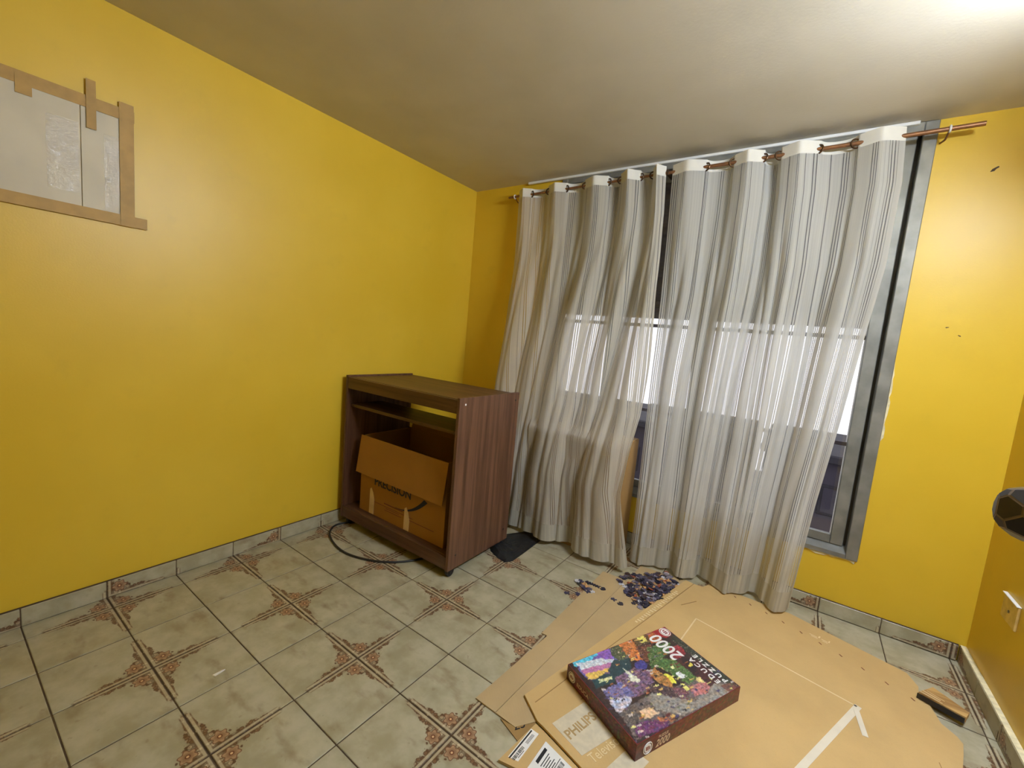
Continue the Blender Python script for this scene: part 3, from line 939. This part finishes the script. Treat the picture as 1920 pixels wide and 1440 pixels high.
# ================================================================== flattened cartons on the floor
ca = thing('flattened_carton', 'greyish flattened carton lying under the larger tan one', 'cardboard', (1.65, -1.05, 0))
m = MB().prism([(1.591, -.470), (1.588, -1.155), (1.612, -1.152), (1.616, -1.158), (1.583, -1.605), (1.672, -1.606), (1.728, -.470)][::-1], .0008, .0055)
obj('flap', m, MKRAFT2, ca)
m = MB().prism([(1.7305, -.45), (1.6745, -1.606), (1.757, -1.607), (1.83, -1.50), (2.02, -.45), (2.02, -.22), (1.74, -.25)], .0008, .0055)
obj('panel', m, MKRAFT2, ca)
obj('end_flap', MB().prism([(1.700, -1.612), (1.735, -1.609), (1.80, -1.535), (1.812, -1.60), (1.79, -1.64)], .0006, [.004, .004, .003, .003, .003]), MKRAFT_DK, ca)
text('printed_number', '25', .045, MPRINTK, ca, (1.762, -1.618, .0045), (.5, .8, 0), (-.8, .5, 0))

cbn = thing('flattened_carton', 'large tan flattened television carton printed with white panels', 'cardboard', (2.4, -.9, 0))
BZ0, BZ1 = .0060, .0145
Bp = [(1.760, -1.490), (2.035, -.243), (2.082, -.238), (2.113, -.171), (2.343, -.174), (2.488, -.172), (2.919, -.31), (2.945, -.383), (2.938, -.431), (2.964, -.49), (2.978, -.573), (3.012, -.612), (3.022, -.640), (3.010, -.70), (2.993, -.772), (2.975, -.87), (2.95, -1.10), (2.93, -1.56), (2.035, -1.605), (1.836, -1.552), (1.806, -1.546)]
m = MB().prism(Bp[::-1], BZ0, BZ1)
obj('panel', m, MKRAFT, cbn)
m = MB().prism([(1.716, -1.488), (1.806, -1.546), (1.7605, -1.4905), (2.0345, -.2425), (1.992, -.237)], BZ0, [BZ1 + .001, BZ1, BZ1, BZ1, BZ1 + .002])
obj('edge_flap', m, MKRAFT, cbn)
obj('crease', MB().oquad((1.7608, -1.489, BZ1 + .0001), (2.0352 - 1.7608, 1.245, 0), (.003, -.0007, 0), -.0004), MKRAFT_DK, cbn)
m = MB().prism([(1.8035, -1.5495), (1.838, -1.5555), (2.034, -1.6085), (2.034, -1.675), (1.783, -1.735)][::-1], [.002] * 5, [.004, .0045, .008, .011, .011][::-1])
sf = obj('side_flap', m, MKRAFT, cbn)
# perforation slits along the far edge
m = MB()
for i in range(11):
    f = i / 10
    x = 2.160 + (2.905 - 2.160) * f; y = -.197 + (-.487 + .197) * (f ** 1.35)
    m.oquad((x, y, BZ1 + .0001), (.010, -.012, 0), (.004, .003, 0), .0004)
obj('perforation', m, MPRINTR, cbn)
for (x, y, d) in ((2.083, -.41, (-.055, -.09)), (2.93, -.80, (.004, -.06)), (1.885, -1.37, (.035, .075))):
    obj('slit', MB().oquad((x, y, BZ1 + .0001), (d[0], d[1], 0), (-d[1] * .04, d[0] * .04, 0), .0004), MKRAFT_DK, cbn)
def flat(name, a, c, w, mat, parent=cbn, z=BZ1):
    a, c = Vector((*a, z + .0001)), Vector((*c, z + .0001))
    d = (c - a); nn = Vector((-d.y, d.x, 0)).normalized() * w
    return obj(name, MB().oquad(a - nn / 2, d, nn, .0006), mat, parent)
flat('printed_line', (2.115, -.566), (2.088, -.83), .006, MPRINTL)
flat('printed_line', (2.115, -.566), (2.722, -.696), .007, MPRINTL)
flat('white_tape', (2.727, -.690), (2.505, -1.25), .022, MPRINTT)
flat('white_tape', (2.7195, -.722), (2.735, -.845), .018, MPRINTT, z=BZ1 + .0008)
# printed panels
def pquad(name, P, mat, z=BZ1, parent=cbn, h=.0006):
    m = MB().prism([(p[0], p[1]) for p in P], z + .0001, z + .0001 + h)
    return obj(name, m, mat, parent)
pquad('printed_panel', [(1.851, -1.523), (1.980, -1.560), (2.040, -1.410), (1.899, -1.372)], MPRINTW)
text('lettering', 'PHILIPS', .046, MINK_TAN, cbn, (1.926, -1.537, BZ1 + .0009), (.040, .145, 0), (-1, .25, 0), sx=.95, bold=.001)
text('lettering', 'Televisor', .045, MPRINTL, cbn, (2.020, -1.560, BZ1 + .0004), (.038, .115, 0), (-1, .25, 0), sx=.85)
pquad('printed_panel', [(2.047, -1.580), (2.118, -1.585), (2.155, -1.440), (2.089, -1.430)], MPRINTW)
# pale pictograms by the far edge
m = MB()
for i, (dx, dy, l, w) in enumerate(((0, 0, .03, .005), (.006, -.012, .026, .005), (.034, -.006, .006, .018), (.046, -.010, .024, .005), (.050, -.022, .02, .005), (.072, -.016, .005, .018))):
    m.oquad((2.572 + dx, -.298 + dy, BZ1 + .0001), (l, -.27 * l, 0), (.27 * w, w, 0), .0005)
obj('pictogram', m, MPRINTL, cbn)
m = MB()
for i in range(22):
    f = i / 22
    x, y = 1.930 + .07 * f * 1.0 + .006, -.78 + .33 * f
    m.oquad((1.888 + .088 * f, -.80 + .42 * f, BZ1 + .0012), (.0025, .010, 0), (.012 + .006 * (i % 3), -.003, 0), -.0004)
obj('faint_print', m, MPRINTL, cbn)
# stickers on the side flap
def sticker(P, bars, lines, z):
    s = pquad('sticker', P, MPAPER, z=z, h=.0008)
    a, bq, c, d = [Vector((*p, z + .0010)) for p in P]
    def at(u, v): return a + (bq - a) * u + (d - a) * v
    m = MB()
    for (u, v, w, h) in bars:
        m.oquad(at(u, v), (bq - a) * w, (d - a) * h, .0003)
    obj('barcode', m, MPRINTK, s)
    m = MB()
    for (u, v, w, h) in lines:
        m.oquad(at(u, v), (bq - a) * w, (d - a) * h, .0003)
    obj('fine_print', m, MPRINTK, s)
rs = random.Random(9)
bars1 = []
v = .50
while v < .88:
    h = rs.choice((.008, .014, .02)); bars1.append((.40, v, .36, h)); v += h + rs.choice((.008, .014))
lines1 = [(.10, .03, .16, .94)] + [(.46 + .12 * k, .10, .05, .28) for k in range(3)] + [(.84, .56, .06, .22)]
sticker([(1.804, -1.581), (1.834, -1.581), (1.832, -1.720), (1.799, -1.722)], bars1, lines1, .0092)
bars2 = []
v = .10
while v < .52:
    h = rs.choice((.008, .014, .02)); bars2.append((.66, v, .14, h)); v += h + rs.choice((.008, .014))
lines2 = [(.08, .16, .10, .50)] + [(.26 + .07 * k, .2 + .05 * (k % 3), .025, .45 - .1 * (k % 2)) for k in range(5)] + [(.60, .06, .02, .5)]
sticker([(1.866, -1.590), (1.972, -1.612), (1.972, -1.690), (1.866, -1.704)], bars2, lines2, .0115)

# ================================================================== puzzle box
PA = 1.1299; PL, PW = .5401, .3547; PO = (1.798, -1.3183); PZ0, PZ1 = BZ1 + .0008, .0745
ca_, sa_ = math.cos(PA), math.sin(PA)
EX = Vector((ca_, sa_, 0)); EY = Vector((sa_, -ca_, 0))     # along the long edge / across
def pp(a, c, z): return Vector((PO[0], PO[1], 0)) + EX * (a * PL) + EY * (c * PW) + Vector((0, 0, z))
pb = thing('puzzle_box', 'jigsaw puzzle box with a dusk street picture on the tan carton', 'box', pp(.5, .5, PZ0))
def inpoly(x, y, P):
    r = False
    for (xa, ya), (xb, yb) in zip(P, P[1:] + P[:1]):
        if (ya > y) != (yb > y) and x < (xb - xa) * (y - ya) / (yb - ya) + xa: r = not r
    return r
# picture painted region by region in picture coordinates a (0..1 along), c (0..1 across)
ART = [
    ([(0.059,0.685),(0.019,0.965),(0.973,1.039),(0.944,0.772),(0.341,0.665)], (96, 84, 80), 0.7),
    ([(0.308,0.698),(0.368,0.656),(0.491,0.768),(0.576,0.923),(0.871,0.849),(0.977,1.012),(0.425,0.977),(0.296,0.823)], (128, 122, 114), 0.6),
    ([(0.031,-0.111),(0.419,-0.082),(0.378,0.179),(0.117,0.31),(0.041,0.258)], (96, 88, 150), 0.5),
    ([(0.031,-0.111),(0.263,-0.109),(0.28,0.027),(0.093,0.073),(0.037,0.069)], (84, 176, 206), 0.5),
    ([(0.263,-0.109),(0.403,-0.092),(0.386,0.026),(0.265,0.053)], (88, 84, 176), 0.5),
    ([(0.279,-0.008),(0.379,0.003),(0.348,0.159),(0.18,0.131)], (124, 84, 160), 0.5),
    ([(0.056,0.032),(0.251,0.078),(0.348,0.159),(0.304,0.197),(0.055,0.144)], (190, 196, 206), 0.5),
    ([(0.054,0.128),(0.209,0.151),(0.333,0.183),(0.282,0.232),(0.058,0.193)], (170, 110, 150), 0.4),
    ([(0.051,0.188),(0.282,0.232),(0.24,0.268),(0.123,0.299),(0.041,0.258)], (232, 168, 84), 0.4),
    ([(0.326,0.161),(0.461,0.217),(0.369,0.387),(0.249,0.383),(0.118,0.34),(0.063,0.288),(0.198,0.272)], (38, 58, 62), 0.3),
    ([(0.069,0.277),(0.234,0.343),(0.201,0.397),(0.041,0.376)], (34, 62, 66), 0.3),
    ([(0.403,-0.055),(0.54,-0.042),(0.461,0.217),(0.37,0.191),(0.355,0.112)], (70, 74, 48), 0.9),
    ([(0.492,-0.073),(0.645,-0.062),(0.553,0.243),(0.535,0.317),(0.46,0.251),(0.471,0.1)], (176, 104, 52), 1.0),
    ([(0.645,-0.062),(0.804,-0.031),(0.74,0.127),(0.599,0.11)], (84, 66, 40), 0.8),
    ([(0.685,-0.016),(0.761,0.013),(0.72,0.104),(0.662,0.086)], (226, 190, 96), 0.5),
    ([(0.804,-0.031),(0.892,-0.015),(0.849,0.159),(0.729,0.158)], (158, 84, 46), 0.7),
    ([(0.858,-0.037),(1.016,-0.043),(0.981,0.135),(0.908,0.147),(0.846,0.098)], (140, 32, 34), 0.15),
    ([(0.599,0.11),(0.729,0.158),(0.613,0.317),(0.558,0.332),(0.537,0.267)], (96, 58, 44), 0.9),
    ([(0.669,0.175),(0.879,0.217),(0.834,0.32),(0.69,0.368),(0.629,0.464),(0.539,0.42),(0.59,0.302)], (74, 96, 52), 1.0),
    ([(0.839,0.267),(0.957,0.306),(0.899,0.436),(0.797,0.457),(0.771,0.369)], (128, 44, 50), 0.8),
    ([(0.69,0.368),(0.774,0.441),(0.781,0.727),(0.673,0.746),(0.631,0.563),(0.592,0.439)], (72, 98, 52), 0.8),
    ([(1.034,0.117),(1.03,0.43),(0.986,1.003),(0.915,0.879),(0.938,0.619),(0.924,0.207)], (46, 50, 40), 0.7),
    ([(0.765,0.453),(0.911,0.48),(0.938,0.619),(0.933,0.86),(0.8,0.862),(0.791,0.702)], (66, 36, 36), 0.6),
    ([(0.813,0.467),(0.886,0.481),(0.871,0.625),(0.785,0.682)], (40, 26, 30), 0.3),
    ([(0.824,0.561),(0.863,0.543),(0.85,0.594),(0.812,0.602)], (255, 190, 80), 0.2),
    ([(0.664,0.585),(0.707,0.581),(0.717,0.652),(0.659,0.668)], (214, 222, 206), 0.1),
    ([(0.69,0.488),(0.713,0.495),(0.691,0.53),(0.668,0.523)], (236, 236, 150), 0.1),
    ([(0.452,0.295),(0.529,0.279),(0.549,0.36),(0.486,0.417),(0.428,0.362)], (58, 56, 118), 0.5),
    ([(0.486,0.433),(0.561,0.435),(0.582,0.654),(0.543,0.702),(0.481,0.616)], (150, 106, 58), 0.9),
    ([(0.587,0.533),(0.616,0.568),(0.602,0.683),(0.567,0.659)], (232, 196, 70), 0.3),
    ([(0.228,0.354),(0.421,0.341),(0.508,0.432),(0.454,0.567),(0.341,0.637),(0.194,0.62),(0.178,0.526)], (104, 78, 100), 1.0),
    ([(0.07,0.424),(0.243,0.425),(0.26,0.61),(0.137,0.621),(0.063,0.53)], (104, 98, 140), 0.9),
    ([(0.348,0.292),(0.355,0.322),(0.383,0.489),(0.358,0.51),(0.313,0.472)], (206, 204, 180), 0.4),
    ([(0.11,0.297),(0.22,0.326),(0.21,0.358),(0.099,0.342)], (236, 224, 150), 0.9),
    ([(0.057,0.539),(0.2,0.583),(0.208,0.629),(0.151,0.671),(0.048,0.703),(0.04,0.672)], (168, 166, 182), 1.0),
    ([(0.397,0.559),(0.522,0.673),(0.594,0.838),(0.53,0.85),(0.368,0.656)], (70, 54, 58), 1.0),
    ([(0.528,0.707),(0.613,0.75),(0.601,0.843),(0.516,0.841)], (104, 66, 74), 0.9),
    ([(0.657,0.765),(0.798,0.8),(0.791,0.871),(0.72,0.91),(0.621,0.871)], (164, 104, 104), 0.7),
    ([(0.763,0.714),(0.805,0.727),(0.791,0.795),(0.746,0.78)], (214, 186, 120), 0.3),
    ([(0.616,0.707),(0.641,0.717),(0.64,0.798),(0.604,0.788)], (226, 200, 110), 0.3),
    ([(0.053,0.694),(0.198,0.729),(0.214,0.868),(0.057,0.855)], (84, 76, 72), 0.9),
    ([(0.18,0.756),(0.275,0.77),(0.293,0.86),(0.177,0.854)], (206, 170, 136), 0.5),
    ([(0.063,0.847),(0.177,0.867),(0.309,0.946),(0.279,0.998),(0.041,0.958)], (96, 52, 88), 0.9),
    ([(0.258,0.886),(0.393,0.967),(0.341,0.981),(0.253,0.932)], (150, 92, 56), 0.9),
    ([(0.865,0.906),(0.974,0.919),(0.992,1.022),(0.884,1.008)], (100, 66, 58), 0.9)]
ra = random.Random(77)
for _ in range(230):
    a, c = ra.random() * .98, ra.random() * .98
    if a < .40 and c < .30 - a * .3: continue
    if a > .84 and c < .70: continue
    l, w = ra.uniform(.010, .045), ra.uniform(.008, .026)
    rgb = ra.choice(((34, 30, 34), (48, 44, 40), (190, 158, 92), (150, 92, 52), (88, 96, 60), (110, 86, 110), (178, 168, 160), (96, 44, 44), (66, 60, 92), (222, 196, 120)))
    ART.append(([(a, c), (a + l, c + w * .2), (a + l * .9, c + w), (a - l * .1, c + w * .8)], rgb, .4))
def nz(x, y, s, k=0): return mnoise.noise(Vector((x * s, y * s, k)))
def art(a, c):
    aj = a + .012 * nz(a, c, 30, 1) + .006 * nz(a, c, 75, 4); cj = c + .012 * nz(a, c, 30, 2) + .006 * nz(a, c, 75, 5)
    col = srgb(62, 46, 44); tx = .5
    for (P, rgb, t) in ART:
        if inpoly(aj, cj, P): col = tuple(min(1, x * 1.6) for x in srgb(*rgb)); tx = t * .75
    g = 1 + tx * (1.3 * nz(a, c, 48, 7) + .9 * nz(a, c, 110, 8))
    hue = tx * .5 * nz(a, c, 26, 9)
    sp = nz(a, c, 90, 11)
    col = (col[0] * g * (1 + hue), col[1] * g, col[2] * g * (1 - hue))
    if tx > .5 and sp > .46: col = (.42, .34, .26)
    return tuple(min(1, max(.003, x)) for x in col)
def painted(name, o, ex, ey, nx, ny, fn, parent):
    m = MB()
    V = [Vector(o) + Vector(ex) * (i / nx) + Vector(ey) * (j / ny) for j in range(ny + 1) for i in range(nx + 1)]
    m.add(V, [(j * (nx + 1) + i, j * (nx + 1) + i + 1, (j + 1) * (nx + 1) + i + 1, (j + 1) * (nx + 1) + i) for j in range(ny) for i in range(nx)])
    ob = obj(name, m, MART, parent)
    at = ob.data.color_attributes.new('print', 'FLOAT_COLOR', 'POINT')
    fl = []
    for j in range(ny + 1):
        for i in range(nx + 1):
            c = fn(i / nx, j / ny); fl += [c[0], c[1], c[2], 1.0]
    at.data.foreach_set('color', fl)
    return ob
m = MB()
Pc = [pp(0, 0, 0), pp(0, 1, 0), pp(1, 1, 0), pp(1, 0, 0)]
m.prism([(p.x, p.y) for p in Pc], PZ0, PZ1)
obj('lid', m, MCARD_RED, pb)
painted('lid_picture', pp(.004, .996, PZ1 + .0004), EX * PL * .992, EY * PW * -.992, 170, 116, lambda i, j: art(.004 + i * .992, .996 - j * .992), pb)
def side_art(off):
    def fn(i, j):
        base = Vector(srgb(124, 34, 44)).lerp(Vector(srgb(84, 46, 50)), min(1, max(0, nz(i * 4, j, 2, off) + .6)))
        g = 1 + .9 * nz(i * 5, j, 9, off + 1)
        if .30 < i < .93:
            q = nz(i * 6, j, 5, off + 2)
            if q > .22: base = Vector(srgb(120, 70, 46))
            elif q < -.30: base = Vector(srgb(84, 92, 54))
        return tuple(max(.003, x * g) for x in base)
    return fn
h = PZ1 - PZ0
painted('side_picture', pp(0, 1, PZ0) + EY * .0005, EX * PL, Vector((0, 0, h)), 90, 12, side_art(3), pb)
painted('side_picture', pp(0, 0, PZ0) - EX * .0005, EY * PW, Vector((0, 0, h)), 60, 12, side_art(17), pb)
# lettering: on the lid along the far short edge, on both visible sides
zt = PZ1 + .0008
def pt2(a, c): return pp(a, c, zt)

text('lettering', '2000', .088, MTXTW, pb, pt2(.868, .455), -EY, -EX, sx=.80, bold=.0015)
text('lettering', 'E D U C A', .030, MTXTW, pb, pt2(.905, .875), -EY, -EX, sx=1.0, bold=.0008)
text('lettering', 'P U Z Z L E', .030, MTXTW, pb, pt2(.965, .90), -EY, -EX, sx=1.0, bold=.0008)
def badge(c, ax1, ax2, R, parent):
    nrm = Vector(ax1).cross(Vector(ax2)).normalized(); c = Vector(c)
    s = obj('badge', MB().torus(c, nrm, R * .93, R * .07, 28, 6), MTXTW, parent)
    obj('badge_disc', MB().lathe(c, nrm, [(R * .72, -.0004), (R * .72, .0005)], 28), MTXTW, s)
    m = MB()
    for (u0, v0, w, hh) in ((-.42, -.30, .22, .62), (-.08, -.36, .2, .72), (.26, -.28, .2, .5)):
        m.oquad(c + Vector(ax1) * R * u0 + Vector(ax2) * R * v0 + nrm * .0006, Vector(ax1) * R * w, Vector(ax2) * R * hh, .0004)
    obj('badge_mark', m, MCARD_RED, s)
badge(pt2(.945, .075), -EY, -EX, .025, pb)
sd = lambda i, z: pp(i, 1, z) + EY * .0012
text('lettering', '2000', .036, MTXTC, pb, sd(.165, .0245), EX, (0, 0, 1), shear=.25, sx=.9, bold=.0004)
text('lettering', 'PUZZLE', .013, MTXTC, pb, sd(.185, .0545), EX, (0, 0, 1), sx=1.0)
badge(sd(.098, .040), EX, (0, 0, 1), .021, pb)
s2 = lambda i, z: pp(0, i, z) - EX * .0012
badge(s2(.085, .044), -EY * -1, (0, 0, 1), .019, pb)
text('lettering', 'EDUCA', .020, MTXTC, pb, s2(.17, .034), EY, (0, 0, 1), sx=1.0)


# ================================================================== loose puzzle pieces
def piece_mesh(seed):
    r = random.Random(seed)
    s = .0115
    P = []
    for k in range(4):
        sg = r.choice((-1, 1)) * .0045
        for (u, vv) in ((-1, -1), (-.35, -1), (-.42, -1 - sg / s), (.42, -1 - sg / s), (.35, -1)):
            x, y = u * s, vv * s
            for _ in range(k): x, y = -y, x
            P.append((x, y))
    return MB().prism(P, -.0011, .0011).mesh('puzzle_piece')
PM = [piece_mesh(s) for s in range(8)]
for me in PM: me.materials.append(MPIECE)
pile = [(1.690, -.500), (1.752, -.555), (1.80, -.63), (1.872, -.680), (1.925, -.555), (1.968, -.330), (1.965, -.215), (1.88, -.22), (1.80, -.33), (1.70, -.40)]
rp = random.Random(21)
placed = 0
LABP = 'dark printed jigsaw piece in the heap between the curtains and carton'
while placed < 250:
    x, y = rp.uniform(1.67, 1.98), rp.uniform(-.70, -.20)
    if not inpoly(x, y, pile): continue
    d = max(0, 1 - math.hypot((x - 1.87) / .12, (y + .44) / .22))
    if rp.random() > .35 + d: continue
    o = link('puzzle_piece', PM[placed % 8], MPIECE, None, (x, y, .0074 + rp.random() * .026 * d + (.0022 if rp.random() < .4 else 0)))
    o.rotation_euler = (rp.gauss(0, .22) * (d + .1), rp.gauss(0, .22) * (d + .1), rp.uniform(0, 6.28))
    tag(o, LABP, 'puzzle piece', 'jigsaw pieces heaped by the curtain')
    placed += 1
def chain(x0, y0, x1, y1, n, label, group, z=.0068):
    for i in range(n):
        f = i / max(1, n - 1)
        o = link('puzzle_piece', PM[(i * 3 + n) % 8], MPIECE, None, (x0 + (x1 - x0) * f, y0 + (y1 - y0) * f, z))
        o.rotation_euler = (0, 0, math.atan2(y1 - y0, x1 - x0) + (i % 2) * PI / 2)
        tag(o, label, 'puzzle piece', group)
chain(1.522, -.668, 1.610, -.722, 5, 'dark jigsaw piece in the joined strip crossing the grey carton edge', 'jigsaw pieces joined in a strip')
chain(1.540, -.655, 1.628, -.708, 5, 'dark jigsaw piece in the joined strip crossing the grey carton edge', 'jigsaw pieces joined in a strip')
chain(1.575, -.640, 1.660, -.640, 4, 'reddish jigsaw piece in the short row beside the left curtain hem', 'jigsaw pieces in a short row')
chain(1.742, -.690, 1.780, -.700, 2, 'lone dark jigsaw piece on the grey carton before the heap', 'pair of stray jigsaw pieces')
chain(1.53, -.80, 1.575, -.77, 2, 'dark jigsaw piece on the tile beside the grey carton', 'stray jigsaw pieces on the tile', z=.0016)

# ================================================================== offcut of wood by the right wall
wo = thing('wood_offcut', 'splintered thin wooden offcut tilted against the right baseboard', 'wood', (2.99, -.46, 0))
pA, pB, pC, pD = Vector((2.930, -.462, .014)), Vector((2.985, -.385, .014)), Vector((3.068, -.480, .022)), Vector((3.050, -.522, .022))
m = MB()
P = [pA, pB, pC, pD]
m.add([p + Vector((0, 0, .006)) for p in P] + [p + Vector((0, 0, .024)) for p in P], [(3, 2, 1, 0), (4, 5, 6, 7), (0, 1, 5, 4), (1, 2, 6, 5), (2, 3, 7, 6), (3, 0, 4, 7)])
if m.v: pass
ob = obj('board', m, MPINE, wo)
m = MB()
for (f0, f1, l0, l1) in ((.06, .12, 0, .50), (.22, .30, .0, .42), (.40, .44, .05, .48)):
    q = lambda f, l: pD.lerp(pC, f) * 0 + (pA.lerp(pB, f)).lerp(pD.lerp(pC, f), l) + Vector((0, 0, .0243))
    m.add([q(f0, l0), q(f0, l1), q(f1, l1), q(f1, l0)] + [q(f0, l0) + Vector((0, 0, .0012)), q(f0, l1) + Vector((0, 0, .0012)), q(f1, l1) + Vector((0, 0, .0012)), q(f1, l0) + Vector((0, 0, .0012))],
          [(0, 1, 2, 3), (7, 6, 5, 4), (0, 4, 5, 1), (1, 5, 6, 2), (2, 6, 7, 3), (3, 7, 4, 0)])
obj('splinter', m, MEDGE, wo)
obj('shadow_strip', MB().oquad(pA + Vector((-.004, -.006, .002)), pD - pA, Vector((0, 0, .021)), .003), MBLACK, wo)  # black strip painted in as the shadow under the raised board

# ================================================================== blank outlet cover on the right wall
oc = thing('outlet_cover', 'clear plastic blank outlet cover on the right yellow wall', 'cover', (W, -.34, .42))
obj('plate', MB().box(W - .008, W - .0005, -.405, -.268, .375, .470, .003), plain('aged_clear_plastic', srgb(206, 174, 104), .18, 0, .6, var=.15, scale=40, bump=.5, bscale=30, bdist=.004), oc)
obj('screw', MB().lathe((W - .008, -.335, .42), (-1, 0, 0), [(.006, 0), (.006, .002), (.003, .003)], 12), MALU, oc)
obj('painted_highlight', MB().box(W - .014, W - .0005, -.405, -.268, .4702, .474, .001), MWHITE, oc)  # white strip paints the highlight along the plate's top edge

# ================================================================== taped-over opening on the left wall
ac = thing('taped_cover', 'white foam sheets taped over an opening in the left yellow wall', 'cover', (0, -2.4, 1.85))
obj('sheet', MB().box(.0006, .008, -2.690, -2.309, 1.640, 2.045, .001), MFOAM, ac)
obj('sheet', MB().box(.0006, .006, -2.307, -2.180, 1.640, 2.045, .001), MFOAM, ac)
def crumple(name, y0, y1, z0, z1, x, amp):
    m = MB(); ny, nzq = 14, 26
    V = [(x + amp * abs(mnoise.noise(Vector((i * .55, j * .4, y0 * 10)))), y0 + (y1 - y0) * i / ny, z0 + (z1 - z0) * j / nzq) for j in range(nzq + 1) for i in range(ny + 1)]
    m.add(V, [(j * (ny + 1) + i, j * (ny + 1) + i + 1, (j + 1) * (ny + 1) + i + 1, (j + 1) * (ny + 1) + i) for j in range(nzq) for i in range(ny)])
    obj(name, m, MFILM, ac, True)
crumple('plastic_film', -2.243, -2.196, 1.66, 1.95, .0066, .006)
crumple('plastic_film', -2.400, -2.315, 1.70, 1.96, .0086, .005)
for bx in ((.0084, .0096, -2.69, -2.150, 2.026, 2.070), (.0099, .0110, -2.197, -2.152, 1.612, 2.092), (.0084, .0096, -2.69, -2.111, 1.613, 1.656),
           (.0113, .0122, -2.292, -2.264, 1.952, 2.130), (.0100, .0110, -2.470, -2.430, 1.994, 2.055)):
    obj('tape', MB().box(*bx), MTAPE, ac)

# ================================================================== open door beside the camera, with its faceted knob
KX, KY, KZ = 2.633, -1.976, 1.148
dxf = KX + .060
door = thing('door_1', None, None, (dxf + .018, -2.69, 0)); struct(door)
obj('leaf', MB().box(dxf, dxf + .036, YF + .012, -1.916, .008, 2.05, .002), MDOOR, door)
import bmesh
bm = bmesh.new()
bmesh.ops.create_icosphere(bm, subdivisions=1, radius=.0385)
rots = Matrix.Rotation(.5, 3, 'Z') @ Matrix.Rotation(.35, 3, 'X')
# turn the triangles into the pentagon and hexagon facets of a carved knob
d = bmesh.ops.bevel(bm, geom=list(bm.verts), offset=.0105, affect='VERTICES', segments=1)
bmesh.ops.rotate(bm, verts=bm.verts, cent=(0, 0, 0), matrix=rots)
faces = list(bm.faces)
r = bmesh.ops.inset_individual(bm, faces=faces, thickness=.0014, depth=.0008)
me = bpy.data.meshes.new('door_knob')
orig = set(f.index for f in faces)
bm.faces.index_update()
rim = [f for f in bm.faces if f not in faces]
for f in rim: f.material_index = 1
bm.to_mesh(me); bm.free()
me.materials.append(MKNOB); me.materials.append(MKNOBE)
me.transform(Matrix.Translation(Vector((KX, KY, KZ)) - org(door)))
kn = link('door_knob', me, None, door)
ORG[kn.name] = org(door)
obj('neck', MB().lathe((KX + .028, KY, KZ), (1, 0, 0), [(.012, 0), (.011, .015), (.011, .026)], 18), MBRONZE, door, True)
obj('rose', MB().lathe((dxf - .007, KY, KZ), (1, 0, 0), [(.026, 0), (.029, .003), (.029, .0068)], 24), MBRONZE, door, True)

# ================================================================== tube lamp high on the right wall, just outside the frame
LX, LZ = W - .045, LAMP_Z
lamp = thing('tube_lamp', 'white tube lamp fixed high on the right yellow wall', 'lamp', (W, (LAMP_Y0 + LAMP_Y1) / 2, LZ))
obj('base', MB().box(W - .022, W - .0005, LAMP_Y0 - .04, LAMP_Y1 + .04, LZ - .022, LZ + .022, .004), MWHITE, lamp)
for y in (LAMP_Y0 - .012, LAMP_Y1 + .012):
    obj('end_cap', MB().box(W - .064, W - .0225, y - .012, y + .012, LZ - .018, LZ + .018, .003), MWHITE, lamp)
t = NT('lit_lamp_tube')
e = t.n('ShaderNodeEmission'); e.inputs[0].default_value = (*LAMP_COLOR, 1); e.inputs[1].default_value = LAMP_STRENGTH
MEMIT = t.out(e.outputs[0])
obj('tube', MB().tube([(LX, LAMP_Y0, LZ), (LX, LAMP_Y1, LZ)], .016, 16), MEMIT, lamp, True)
